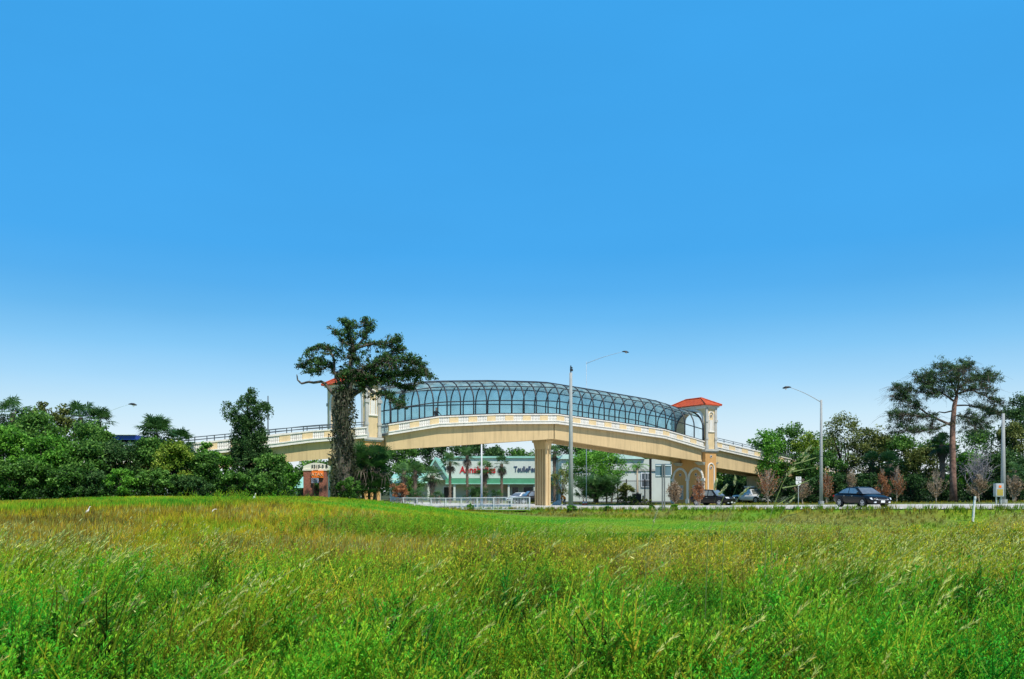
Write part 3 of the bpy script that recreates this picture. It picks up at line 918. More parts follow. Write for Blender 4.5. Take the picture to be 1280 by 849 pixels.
# ---------------------------------------------------------------- monument sign
SD = 70.0
sx = lambda px: wx(px, SD); sz = lambda py: wz(py, SD); sg = tzf(sx(396), SD)
ms = thing('monument_sign', 'brick and cream plaza sign with orange panel beside the vine-covered tree', 'sign', (sx(396), SD, sg))
for a, b in ((380.5, 391.5), (400, 409)):
    Geo().box(((sx(a) + sx(b)) / 2, SD, (sz(589) + sg - .3) / 2), (sx(b) - sx(a), .7, sz(589) - sg + .3)).build('brick_pillar', M['brick'], ms)
    Geo().box(((sx(a) + sx(b)) / 2, SD, sz(589) + .09), (sx(b) - sx(a) + .14, .8, .12)).build('pillar_cap', M['cream'], ms)
g = Geo(); pts = []
xa, xb_ = sx(380), sx(412)
for k in range(13):
    t = k / 12; pts.append((xa + (xb_ - xa) * t, SD - .3, sz(583) + .28 * math.sin(math.pi * t)))
g.prism([(xa, SD - .3, sz(588) + .02)] + pts + [(xb_, SD - .3, sz(588) + .02)], (0, .6, 0)); g.build('sign_head', M['cream'], ms)
text('5315-5 B', .36, (sx(400.5), SD - .33, sz(583.4)), (1, 0, 0), M['black'], ms, 'address_lettering')
def panel(px0, px1, py0, py1, m, nm, y=SD - .5):
    return Geo().box(((sx(px0) + sx(px1)) / 2, y, (sz(py0) + sz(py1)) / 2), (sx(px1) - sx(px0), .14, sz(py0) - sz(py1))).build(nm, m, ms)
panel(391.6, 406, 588.6, 597.4, M['orange'], 'sign_panel'); panel(391.6, 400, 597.9, 604, M['violet'], 'sign_panel')
text('ATAX', .37, (sx(398.6), SD - .59, sz(593.4)), (1, 0, 0), mat('pale_orange_letter', (.85, .55, .30), .5), ms, 'panel_lettering', sx=.95)
text('DELI', .24, (sx(395.6), SD - .59, sz(599.6)), (1, 0, 0), M['black'], ms, 'panel_lettering', sx=.9)
text('PIZZA', .16, (sx(395.6), SD - .59, sz(602.5)), (1, 0, 0), M['black'], ms, 'panel_lettering', sx=.9)
# little mint-green clad kiosk wall next to it
kd = 98.0
kx = lambda px: wx(px, kd); kz = lambda py: wz(py, kd)
ks = thing('kiosk', 'small mint green roofed kiosk seen left of the brick sign', 'kiosk', (kx(376), kd, -.4))
Geo().box((kx(376.5), kd + 1.5, (kz(613) - .5) / 2), (kx(383) - kx(370), 3, kz(613) + .5)).build('wall', M['plaza_white'], ks)
g = Geo(); a, b = kx(370.5), kx(382.5)
g.hexa([(a, kd - .8, kz(610)), (b, kd - .8, kz(610)), (b, kd + 2.9, kz(610)), (a, kd + 2.9, kz(610))], [(a, kd - .7, kz(609)), (b, kd - .7, kz(609)), (b, kd + 2.9, kz(595.5)), (a, kd + 2.9, kz(595.5))])
g.build('roof', M['plaza_roof'], ks)
Geo().box((kx(377.5), kd - .04, kz(617)), (.9, .07, .8)).build('window', M['dark_glass'], ks)

# ---------------------------------------------------------------- poles and lamps
def lamp(px, d, top, r0, arm_to, label, m, nm='street_lamp', cat='street lamp', grp='street lamps along the highway', arm_sag=.25, arm_r=.6):
    x = wx(px, d); zg = tzf(x, d); zt = wz(top, d)
    root = thing(nm, label, cat, (x, d, zg), grp)
    Geo().tube([(x, d, zg - .3), (x, d, zg + (zt - zg) * .5), (x, d, zt)], [r0, r0 * .78, r0 * .55], 10).build('pole', m, root, smooth=True)
    Geo().tube([(x, d, zg - .1), (x, d, zg + .35)], r0 * 1.5, 10).build('pole_base', m, root)
    if arm_to:
        tx, tz_ = wx(arm_to[0], d), wz(arm_to[1], d)
        pts = []
        for k in range(9):
            t = k / 8; pts.append((x + (tx - x) * t, d - .4 * t, zt - .25 + (tz_ - zt + .25) * (t + arm_sag * math.sin(math.pi * t) * .35)))
        Geo().tube(pts, [(.065 - .03 * k / 8) * (arm_r) for k in range(9)], 6).build('arm', m, root, smooth=True)
        g = Geo(); sgn = 1 if tx > x else -1
        L = .75
        for k in range(6):
            pass
        g.tube([(tx - sgn * .1, d - .4, tz_ + .02), (tx + sgn * .15, d - .4, tz_ + .04), (tx + sgn * .45, d - .4, tz_), (tx + sgn * L, d - .4, tz_ - .08)], [.04, .10, .13, .05], 8)
        h = g.build('lamp_head', M['steel'], root, smooth=True)
        Geo().tube([(tx + sgn * .42, d - .4, tz_ - .12), (tx + sgn * .42, d - .4, tz_ - .25)], [.10, .06], 8).build('lens', M['white_metal'], h)
    return root


lamp(1026.5, 90, 500, .19, (986, 485), 'tall concrete street lamp with arm reaching left behind the dark sedan', M['concrete_pole'])
lamp(733, 112, 452, .06, (778, 440.5), 'thin street lamp behind the cage with curved arm reaching right', mat('pale_lamp_pole', (.36, .46, .53), .6), arm_r=.6)  # pole paled toward sky colour to imitate glare swallowing it
lamp(127, 92, 516, .10, (164, 506), 'street lamp among the left bushes, only its arm and head showing', mat('glare_paled_lamp_pole', (.55, .64, .69), .6), arm_r=.4)  # bluish pale colour stands in for glare that washes the pole out
p = lamp(713.5, 69, 466, .205, None, 'bare concrete pole with small fittings at its top before the footbridge', M['concrete_pole'], 'utility_pole', 'pole', 'bare concrete poles')
g = Geo(); x = wx(713.5, 69); z = wz(466, 69)
g.tube([(x, 69, z), (x, 69, wz(457, 69))], .045, 6); g.tube([(x + .05, 69, z + .12), (x + .05, 69, z + .3)], .12, 8); g.tube([(x + .04, 69, wz(460.5, 69)), (x + .04, 69, wz(459, 69))], .1, 8)
g.build('pole_fitting', M['steel'], p)
lamp(1254, 77, 517, .22, None, 'bare concrete pole beside the yellow cabinet near the pine', M['concrete_pole'], 'utility_pole', 'pole', 'bare concrete poles')
lamp(602, 102.5, 544, .13, None, 'slender white pole in front of the plaza under the footbridge', M['white_metal'], 'utility_pole', 'pole')
lamp(335, 93, 495, .10, None, 'thin dark pole rising behind the left ramp', M['rail'], 'utility_pole', 'pole')
lamp(1189.0, 101, 600, .06, None, 'short slim post beside the pine trunk', M['galv'], 'marker_pole', 'pole')
# post lamp by the block
d = 118; x = wx(813, d); zg = tzf(x, d)
pl = thing('post_lamp', 'dark square post carrying one white floodlight beside the iron fence', 'post lamp', (x, d, zg))
Geo().tube([(x, d, zg - .2), (x, d, wz(572, d))], .17, 8).build('pole', M['iron'], pl)
Geo().box((x - .25, d, wz(571.5, d)), (.8, .3, .2)).build('bracket', M['iron'], pl)
Geo().box((x + .7, d - .1, wz(572, d)), (.62, .34, .42)).build('floodlight', M['white_metal'], pl)
Geo().box((x + .7, d - .285, wz(572, d)), (.5, .03, .32)).build('floodlight_lens', M['white_paint'], pl)

# cabinet on the concrete pole
d = 76; x = wx(1249, d); zg = tzf(x, d)
cb = thing('control_cabinet', 'small grey and yellow traffic cabinet beside the right concrete pole', 'cabinet', (x, d, zg))
Geo().box((x - .05, d, zg + 1.25), (.72, .45, 1.15)).build('cabinet_body', M['galv'], cb, bevel=.03)
Geo().box((x - .05, d - .235, zg + 1.05), (.5, .02, .55)).build('cabinet_door', mat('mustard_panel', (.42, .33, .06), .6), cb)
Geo().box((x - .05, d - .235, zg + 1.55), (.22, .02, .22)).build('notice', M['orange'], cb)
for k in (-.25, .15): Geo().box((x + k, d, zg + .3), (.1, .1, .8)).build('leg', M['galv'], cb)

# back of a large road sign on two posts
d = 63; x = wx(829, d); zg = tzf(x, d)
rs = thing('road_sign', 'blank grey back of a large rectangular road sign on twin posts', 'road sign', (x, d, zg))
w = 19.5 / F * d; zc = wz(588.5, d); h = 17 / F * d
Geo().box((x, d, zc), (w, .03, h), Matrix.Rotation(R(-12), 3, 'Z')).build('sign_plate', M['sign_back'], rs)
for k in (-.075, .075):
    Geo().box((x + k, d - .09, (zg - .3 + zc + h / 2) / 2), (.09, .09, zc + h / 2 - zg + .3)).build('post', M['rail2'], rs)
for zz in (zc - h * .38, zc + h * .38):
    Geo().box((x, d - .03, zz), (w * .96, .05, .07), Matrix.Rotation(R(-12), 3, 'Z')).build('stiffener', M['white_metal'], rs)

# route marker
d = 91; x = wx(998, d); zg = tzf(x, d)
rm = thing('route_marker', 'two small white route plates one above the other on a post', 'road sign', (x, d, zg))
Geo().tube([(x, d, zg - .2), (x, d, wz(597, d))], .04, 6).build('post', M['galv'], rm)
Geo().box((x, d - .05, wz(598, d)), (.55, .02, .33), None).build('sign_plate', M['white_paint'], rm)
text('TO', .27, (x, d - .065, wz(598, d)), (1, 0, 0), M['black'], rm, extrude=.004)
z0 = wz(604, d); g = Geo()
g.prism([(x - .28, d - .06, z0 + .26), (x + .28, d - .06, z0 + .26), (x + .30, d - .06, z0), (x + .18, d - .06, z0 - .2), (x, d - .06, z0 - .3), (x - .18, d - .06, z0 - .2), (x - .30, d - .06, z0)], (0, .02, 0))
g.build('route_shield', M['white_paint'], rm)
text('5', .40, (x + .02, d - .065, z0 - .02), (1, 0, 0), M['black'], rm, extrude=.004)

# leaning white marker post
d = 45; b = P(1216, 645, d); zg = tzf(b.x, d)
mp = thing('marker_post', 'short white plastic marker post leaning in the ditch by the road', 'marker post', (b.x, d, zg))
t = P(1219, 620.5, d)
Geo().tube([(b.x, d, zg - .1), tuple(b.lerp(t, .5)), tuple(t)], .058, 8).build('post', M['white_paint'], mp)
Geo().tube([tuple(b.lerp(t, .80)), tuple(b.lerp(t, .90))], .061, 8).build('reflective_band', M['galv'], mp)

# white railing along the pavement
fx0, fy0 = wx(488, 89), 89.0; fx1, fy1 = wx(662, 73.7), 73.7
fn = thing('white_railing', 'low white picket railing along the pavement left of the pier', 'railing', ((fx0 + fx1) / 2, 85, -.45))
L = math.hypot(fx1 - fx0, fy1 - fy0); npan = 9
def fp(t, z):
    X = fx0 + (fx1 - fx0) * t; Y = fy0 + (fy1 - fy0) * t
    return Vector((X, Y, tzf(X, Y) + z))
for i in range(npan):
    g = Geo(); a, b = i / npan, (i + 1) / npan
    for z in (.12, 1.08): g.tube([fp(a, z), fp(b, z)], .045, 6)
    for k in range(1, 12): t = a + (b - a) * k / 12; g.tube([fp(t, .12), fp(t, 1.08)], .022, 5)
    g.build('railing_panel', M['white_metal'], fn)
for i in range(npan + 1): Geo().tube([fp(i / npan, -.5), fp(i / npan, 1.13)], .06, 6).build('post', M['white_metal'], fn)

# black iron fence with box in front of the block
d = 122; fx = lambda px: wx(px, d); zg = tzf(fx(795), d)
fe = thing('iron_fence', 'tall black iron fence in front of the plain white block', 'fence', (fx(795), d, zg))
ztop = wz(600, d)
for a, b in ((772, 783), (783, 796), (796, 806), (806, 813)):
    g = Geo()
    for z in (zg + .25, ztop - .15): g.tube([(fx(a), d, z), (fx(b), d, z)], .05, 5)
    for t in np.linspace(fx(a), fx(b), 10)[1:-1]: g.tube([(t, d, zg), (t, d, ztop)], .018, 4)
    g.build('fence_panel', M['iron'], fe)
for px in (772, 783, 796, 806, 813): Geo().tube([(fx(px), d, zg - .2), (fx(px), d, ztop + .1)], .08, 6).build('post', M['iron'], fe)
d = 116; x = wx(796, d); zg = tzf(x, d)
bx = thing('waste_container', 'black metal container standing beside the queen palm', 'container', (x, d, zg))
Geo().box((x, d, zg + .62), (1.1, .9, 1.1)).build('container_body', M['iron'], bx, bevel=.05)
Geo().box((x, d, zg + 1.23), (1.2, 1.0, .1)).build('lid', M['black'], bx)
d = 110; x = wx(804, d); zg = tzf(x, d)
bo = thing('bollard', 'tan wooden bollard standing right of the black container', 'bollard', (x, d, zg))
Geo().tube([(x, d, zg - .1), (x, d, zg + .95)], .11, 8).build('post', mat('tan_wood', (.45, .27, .10), .8), bo)
Geo().tube([(x, d, zg + .95), (x, d, zg + 1.05)], [.13, .06], 8).build('post_cap', M['cream'], bo)

# traffic cones
M['cone'] = mat('orange_cone_plastic', (.80, .10, .01), .5, .08, 3)
def cone(px, d, label):
    x = wx(px, d); zg = tzf(x, d)
    r = thing('traffic_cone', label, 'traffic cone', (x, d, zg), 'traffic cones by the palmetto clump')
    Geo().tube([(x, d, zg + .04), (x, d, zg + .30)], [.2, .13], 12).build('cone_body', M['cone'], r, smooth=True)
    Geo().tube([(x, d, zg + .301), (x, d, zg + .5)], [.13, .085], 12).build('white_collar', M['white_paint'], r, smooth=True)
    Geo().tube([(x, d, zg + .501), (x, d, zg + .78)], [.085, .03], 12).build('cone_tip', M['cone'], r, smooth=True)
    Geo().box((x, d, zg + .02), (.46, .46, .05)).build('cone_base', M['cone'], r)
cone(729.3, 106.5, 'orange traffic cone, the taller looking left one of two'); cone(732.8, 108, 'orange traffic cone close behind the other, to its right')
# ---------------------------------------------------------------- vehicles
M['navy_paint'] = mat('midnight_car_paint', (.007, .007, .008), .35, .05, 2, spec=.3, coat=.15)
M['black_paint'] = mat('black_car_paint', (.008, .008, .008), .35, .05, 2, spec=.3, coat=.15)
M['white_paint_car'] = mat('white_car_paint', (.86, .86, .85), .3, .03, 2, spec=.5, coat=.8)
M['car_glass'] = mat('car_window_glass', (.36, .38, .37), .08, .35, 1.3, metal=.6, spec=.9)
M['tyre'] = mat('tyre_rubber', (.014, .014, .014), .85, .1, 6)
M['alloy'] = mat('alloy_wheel', (.55, .56, .57), .32, .08, 4, metal=.6)
M['headlight'] = mat('clear_headlight', (.70, .74, .77), .12, .1, 8, spec=.8)
M['tail'] = mat('red_tail_light', (.38, .01, .01), .2, .1, 8, spec=.7)
M['chrome'] = mat('chrome_trim', (.68, .69, .70), .15, .05, 4, metal=.8)


def car(name, label, cat, loc, rz, paint, stn, prof, wx0, wheels, wr=.33, side_w=(), shield=(3, 4), rear=(0, 1), group=None, plate=True, rack=False, belt=.96):
    """stn: (x, ztop, half width, zbot); prof: glasshouse side outline (x, z) rear to front; wheels: x positions"""
    root = thing(name, label, cat, loc, group); root.rotation_euler = (0, 0, rz)
    def ch(g, nm, m, par=None, smooth=False, bevel=0):
        me = bpy.data.meshes.new(nm); me.from_pydata(g.v, [], g.f); me.update()
        bm = bmesh.new(); bm.from_mesh(me); bmesh.ops.remove_doubles(bm, verts=bm.verts, dist=1e-5); bmesh.ops.recalc_face_normals(bm, faces=bm.faces)
        if bevel: bmesh.ops.bevel(bm, geom=[e for e in bm.edges if len(e.link_faces) == 2 and e.calc_face_angle(0) > .5], offset=bevel, segments=2, affect='EDGES')
        bm.to_mesh(me); bm.free()
        if smooth: me.polygons.foreach_set('use_smooth', [True] * len(me.polygons))
        o = bpy.data.objects.new(nm, me); COL.objects.link(o); me.materials.append(m); o.parent = par or root
        return o
    ring = lambda x, zt, w, zb_: [(x, 0, zb_), (x, .78 * w, zb_), (x, .96 * w, zb_ + .09), (x, w, zb_ + (zt - zb_) * .5), (x, .975 * w, zt - .13), (x, .90 * w, zt - .03), (x, .6 * w, zt + .01), (x, 0, zt + .03)]
    g = Geo(); V = []
    for s in stn:
        r = ring(*s); V += r + [(a, -b, c) for a, b, c in r[-2:0:-1]]
    n = 14; fs = []
    for i in range(len(stn) - 1):
        for k in range(n): fs.append((i * n + k, i * n + (k + 1) % n, (i + 1) * n + (k + 1) % n, (i + 1) * n + k))
    fs += [tuple(range(n)), tuple(range((len(stn) - 1) * n, len(stn) * n))]
    g.add(V, fs)
    body = ch(g, 'body', paint, smooth=True)
    md = body.modifiers.new('smooth_edges', 'SUBSURF'); md.levels = 1; md.render_levels = 1
    hw = max(s[2] for s in stn)
    w = lambda z: hw * .905 - (z - belt) * .42
    g = Geo(); k = len(prof)
    V = [(x, -w(z), z) for x, z in prof] + [(x, w(z), z) for x, z in prof]
    g.add(V, [(i, i + 1, k + i + 1, k + i) for i in range(k - 1)] + [tuple(range(k)), tuple(range(k, 2 * k)), (0, k, 2 * k - 1, k - 1)])
    ch(g, 'cabin', paint, bevel=.035)
    def across(i, nm, m, ins=.07, off=.012):
        (xa, za), (xb, zb2) = prof[i], prof[i + 1]; dx, dz = xb - xa, zb2 - za; L = math.hypot(dx, dz); nx_, nz_ = -dz / L, dx / L
        if nz_ < 0: nx_, nz_ = -nx_, -nz_
        q = []
        for t in (.08, .92):
            x, z = xa + dx * t, za + dz * t; q.append((x + nx_ * off, z + nz_ * off, w(z) - ins))
        Geo_ = Geo(); Geo_.add([(q[0][0], -q[0][2], q[0][1]), (q[0][0], q[0][2], q[0][1]), (q[1][0], q[1][2], q[1][1]), (q[1][0], -q[1][2], q[1][1])], [(0, 1, 2, 3)])
        ch(Geo_, nm, m)
    across(shield[0], 'windshield', M['car_glass']); across(rear[0], 'rear_window', M['car_glass'])
    for poly in side_w:
        for sg in (-1, 1):
            g = Geo(); g.add([(x, sg * (w(z) + .012), z) for x, z in poly], [tuple(range(len(poly)))]); ch(g, 'side_window', M['car_glass'])
    for x in wheels:
        for sg in (-1, 1):
            y = sg * (hw - .10)
            g = Geo(); nn = 20
            def cyl(gg, y0, y1, r, r2=None):
                r2 = r if r2 is None else r2
                a = [(x + r * math.cos(2 * math.pi * i / nn), y0, wr + r * math.sin(2 * math.pi * i / nn)) for i in range(nn)]
                b = [(x + r2 * math.cos(2 * math.pi * i / nn), y1, wr + r2 * math.sin(2 * math.pi * i / nn)) for i in range(nn)]
                gg.add(a + b, [(i, (i + 1) % nn, (i + 1) % nn + nn, i + nn) for i in range(nn)] + [tuple(range(nn)), tuple(range(nn, 2 * nn))])
            arch = Geo()
            a = [(x + (wr + .07) * math.cos(math.pi * i / 12), sg * (hw + .004), wr + .03 + (wr + .07) * math.sin(math.pi * i / 12)) for i in range(13)]
            arch.add(a + [(x - wr - .07, sg * (hw + .004), .2), (x + wr + .07, sg * (hw + .004), .2)], [tuple(range(15))]); ch(arch, 'wheel_arch', M['black'])
            cyl(g, y - sg * .1, y + sg * .125, wr); o = ch(g, 'wheel', M['tyre'], bevel=.02)
            g = Geo(); cyl(g, y + sg * .127, y + sg * .135, wr * .68)
            rim = ch(g, 'rim', M['alloy'], o)
            g = Geo()
            for i in range(5):
                a = 2 * math.pi * i / 5 + .3; c, s_ = math.cos(a), math.sin(a)
                p = [(x + c * wr * .22 - s_ * .05, wr + s_ * wr * .22 + c * .05), (x + c * wr * .22 + s_ * .05, wr + s_ * wr * .22 - c * .05), (x + math.cos(a + .3) * 0 + c * wr * .6 + s_ * .05, wr + s_ * wr * .6 - c * .05), (x + c * wr * .6 - s_ * .05, wr + s_ * wr * .6 + c * .05)]
                # dark gaps between the spokes
                a2 = a + math.pi / 5
                pts = [(x + math.cos(a2 + e) * r_, y + sg * .139, wr + math.sin(a2 + e) * r_) for e, r_ in ((-.15, wr * .25), (.15, wr * .25), (.38, wr * .58), (0, wr * .62), (-.38, wr * .58))]
                g.add(pts, [tuple(range(5))])
            ch(g, 'rim_opening', M['black'], o)
    xf, xr_ = stn[-1][0], stn[0][0]; zf = stn[-2][1]
    for sg in (-1, 1):
        yy = hw * .70
        g = Geo(); g.add([(xf - .05, sg * (yy - .26), zf - .16), (xf - .20, sg * (yy + .16), zf - .15), (xf - .34, sg * (yy + .20), zf - .02), (xf - .18, sg * (yy - .22), zf - .02)], [(0, 1, 2, 3)])
        for i_, v in enumerate(g.v): g.v[i_] = (v[0] + .07, v[1] * 1.02, v[2] + .02)
        ch(g, 'headlight', M['headlight'])
        g = Geo(); g.box((xr_ + .02, sg * hw * .66, stn[1][1] - .16), (.10, .34, .16)); ch(g, 'tail_light', M['tail'], bevel=.02)
        g = Geo(); g.box((prof[-1][0] - .28, sg * (hw + .08), belt + .06), (.1, .2, .14)); ch(g, 'mirror', paint, bevel=.03)
        g = Geo(); g.box((xf - .06, sg * hw * .62, .38), (.1, .16, .09)); ch(g, 'fog_lamp', M['headlight'])
        for xh in ((prof[0][0] + prof[-1][0]) / 2 - .45, (prof[0][0] + prof[-1][0]) / 2 + .45):
            g = Geo(); g.box((xh, sg * (hw + .005), belt - .14), (.18, .02, .035)); ch(g, 'door_handle', M['chrome'])
    g = Geo(); g.box((xf - .03, 0, zf - .20), (.08, hw * .95, .13)); ch(g, 'grille', M['black'], bevel=.02)
    g = Geo(); g.box((xf + .012, 0, zf - .145), (.03, hw * .95, .025)); ch(g, 'grille_trim', M['chrome'])
    if plate:
        g = Geo(); g.box((xf + .03, 0, .43), (.02, .32, .16)); ch(g, 'number_plate', M['white_paint'])
    if rack:
        zt = max(z for _, z in prof); xm = prof[2][0]; g = Geo()
        for sg in (-1, 1): g.box((xm - .1, sg * .52, zt + .14), (1.5, .05, .05)); g.box((xm - .7, sg * .52, zt + .07), (.05, .05, .14)); g.box((xm + .5, sg * .52, zt + .07), (.05, .05, .14))
        for dx in (-.6, 0, .45): g.box((xm + dx - .05, 0, zt + .16), (.06, 1.1, .05))
        ch(g, 'roof_rack', M['black'])
        g = Geo(); g.box((xm - .1, 0, zt + .30), (1.1, .8, .2)); ch(g, 'rack_box', M['white_paint'], bevel=.03)
    return root


def put(px, d, lift=0):
    x = (px - 640) / F * d; s, o = road_so(x, d)
    z = float(road_z(s)) if abs(o) < 14.6 else tzf(x, d)
    return (x, d, z + lift)


sed_st = [(-2.38, .80, .66, .45), (-2.30, .96, .80, .32), (-1.95, 1.0, .88, .24), (-1.3, .985, .91, .19), (0, .965, .915, .17), (.95, .945, .91, .19), (1.5, .90, .90, .21), (2.02, .80, .86, .23), (2.27, .70, .76, .27), (2.36, .58, .62, .36)]
sed_pr = [(-1.88, .97), (-1.32, 1.29), (-.85, 1.43), (-.25, 1.475), (.32, 1.43), (1.25, .93)]
car('parked_car', 'dark navy sedan on the near lane at the right, facing right', 'car', put(1077, 64), R(-76), M['navy_paint'], sed_st, sed_pr, 0, (-1.33, 1.38),
    side_w=[[(-1.55, 1.02), (-1.2, 1.26), (-.85, 1.36), (-.50, 1.39), (-.46, 1.01)], [(-.38, 1.01), (-.41, 1.395), (.22, 1.36), (.90, .99)]], shield=(4, 5)).name = 'sedan_car'
suv_st = [(-2.45, 1.0, .80, .5), (-2.38, 1.08, .92, .38), (-1.8, 1.1, .97, .3), (0, 1.1, .98, .28), (1.0, 1.1, .98, .28), (1.7, 1.06, .95, .3), (2.25, 1.0, .88, .34), (2.40, .86, .80, .42)]
suv_pr = [(-2.32, 1.08), (-2.15, 1.72), (-1.2, 1.83), (.30, 1.80), (1.08, 1.09)]
suv_w = [[(-2.1, 1.16), (-2.0, 1.64), (-1.2, 1.7), (-1.15, 1.15)], [(-1.05, 1.15), (-1.1, 1.7), (-.2, 1.7), (-.15, 1.14)], [(-.05, 1.14), (-.1, 1.7), (.25, 1.68), (.78, 1.13)]]
car('sport_utility_car', 'black sport utility car parked against the base of the right tower', 'car', put(891, 97), R(-46), M['black_paint'], suv_st, suv_pr, 0, (-1.45, 1.45), .38, suv_w, belt=1.09)
pk_pr = [(-.95, 1.05), (-.88, 1.70), (-.4, 1.80), (.35, 1.78), (1.0, 1.08)]
pk_w = [[(-.82, 1.13), (-.75, 1.62), (-.25, 1.66), (-.2, 1.12)], [(-.1, 1.12), (-.15, 1.66), (.3, 1.64), (.72, 1.11)]]
pk_st = [(-2.75, 1.0, .86, .5), (-2.7, 1.06, .92, .42), (-1.8, 1.06, .94, .36), (0, 1.08, .95, .32), (1.0, 1.08, .95, .32), (1.8, 1.04, .94, .34), (2.35, .98, .88, .38), (2.5, .84, .80, .45)]
car('pickup_truck', 'white pickup truck with loaded roof rack under the right ramp', 'truck', put(940, 112), R(-62), M['white_paint_car'], pk_st, pk_pr, 0, (-1.75, 1.65), .40, pk_w, rack=True, belt=1.07)
car('sport_utility_car', 'black sport utility car behind the white railing and the pier', 'car', put(664, 119), R(200), M['black_paint'], suv_st, suv_pr, 0, (-1.45, 1.45), .38, suv_w, belt=1.09)
car('parked_car', 'white sedan parked behind the right end of the white railing', 'car', put(650, 123.5), R(232), M['white_paint_car'], sed_st, sed_pr, 0, (-1.33, 1.38),
    side_w=[[(-1.55, 1.02), (-1.2, 1.26), (-.85, 1.36), (-.50, 1.39), (-.46, 1.01)], [(-.38, 1.01), (-.41, 1.395), (.22, 1.36), (.90, .99)]], shield=(4, 5))

# ---------------------------------------------------------------- people
M['skin'] = mat('skin', (.36, .20, .13), .6, .08, 8)
M['dark_cloth'] = mat('dark_clothing', (.014, .013, .016), .9, .2, 8)
M['hair'] = mat('dark_hair', (.012, .010, .009), .7, .2, 20)
M['orange_vest'] = mat('orange_work_vest', (.95, .27, .02), .8, .12, 6)
M['work_trousers'] = mat('grey_work_trousers', (.08, .08, .09), .9, .15, 6)


def skinned(name, joints, edges, mats, parent, matfn, sub=2):
    """one continuous body: joints {name: (pos, rx, ry)}"""
    me = bpy.data.meshes.new(name); names = list(joints)
    me.from_pydata([joints[n][0] for n in names], [(names.index(a), names.index(b)) for a, b in edges], [])
    o = bpy.data.objects.new(name, me); COL.objects.link(o)
    md = o.modifiers.new('skin', 'SKIN'); md.use_smooth_shade = True
    for i, n in enumerate(names):
        v = me.skin_vertices[0].data[i]; v.radius = joints[n][1:3]; v.use_root = n == 'pelvis'
    o.modifiers.new('sub', 'SUBSURF').levels = sub
    dg = bpy.context.evaluated_depsgraph_get()
    m2 = bpy.data.meshes.new_from_object(o.evaluated_get(dg))
    bpy.data.objects.remove(o); bpy.data.meshes.remove(me)
    m2.name = name; m2.materials.clear()
    for m in mats: m2.materials.append(m)
    for p in m2.polygons: p.material_index = matfn(p.center); p.use_smooth = True
    b = bpy.data.objects.new(name, m2); COL.objects.link(b); b.parent = parent
    return b


def head_parts(c, fwd, parent, cap=None):
    """hair cap, nose, eyes and ears set on the head"""
    c = Vector(c); f = Vector(fwd).normalized(); s = f.cross(UPV).normalized()
    me = bpy.data.meshes.new('hair'); bm = bmesh.new(); bmesh.ops.create_uvsphere(bm, u_segments=14, v_segments=10, radius=1)
    for v in bm.verts:
        p = v.co; v.co = s * p.x * .088 + f * (p.y * .108 - .012) + UPV * (p.z * .128 + .012)
    bmesh.ops.delete(bm, geom=[v for v in bm.verts if v.co.dot(UPV) < -.02 + max(0, v.co.dot(f)) * 1.1], context='VERTS')
    for v in bm.verts: v.co += c
    bm.to_mesh(me); bm.free(); me.polygons.foreach_set('use_smooth', [True] * len(me.polygons))
    link('hair', me, cap or M['hair'], parent, world=False)
    for nm, pos, r, m in (('eye', c + f * .088 + s * .033 + UPV * .005, .013, M['hair']), ('eye', c + f * .088 - s * .033 + UPV * .005, .013, M['hair']), ('nose', c + f * .108 - UPV * .022, .018, M['skin']), ('ear', c + s * .083, .026, M['skin']), ('ear', c - s * .083, .026, M['skin']), ('mouth', c + f * .098 - UPV * .058, .016, mat('lips', (.30, .10, .08), .6))):
        bm = bmesh.new(); bmesh.ops.create_icosphere(bm, subdivisions=2, radius=r)
        for v in bm.verts:
            if nm == 'mouth': v.co = s * v.co.dot(Vector((1, 0, 0))) * 1.6 + UPV * v.co.z * .4 + f * v.co.y * .6
            v.co += pos
        me = bpy.data.meshes.new(nm); bm.to_mesh(me); bm.free(); link(nm, me, m, parent, world=False)


def add_fingers(wrist, palm_end, parent, side, m):
    """four curled fingers and a thumb on a short palm"""
    w = Vector(wrist); e = Vector(palm_end); f = (e - w).normalized(); s = Vector(side).normalized(); dn = f.cross(s)
    for i, (k, L) in enumerate(((-.030, .068), (-.010, .078), (.010, .074), (.030, .058))):
        b = e + s * k
        Geo().tube([b - f * .02, b + f * L * .4, b + f * L * .75 + dn * .018, b + f * L * .9 + dn * .04], [.010, .0095, .0085, .006], 6).build_local('finger', m, parent)
    b = w + f * .03 - s * .035
    Geo().tube([b, b + f * .03 - s * .025, b + f * .055 - s * .025 + dn * .01], [.012, .011, .008], 6).build_local('thumb', m, parent)


def build_local(self, name, m, parent):
    me = bpy.data.meshes.new(name); me.from_pydata(self.v, [], self.f); me.update()
    me.polygons.foreach_set('use_smooth', [True] * len(me.polygons))
    return link(name, me, m, parent, world=False)


Geo.build_local = build_local

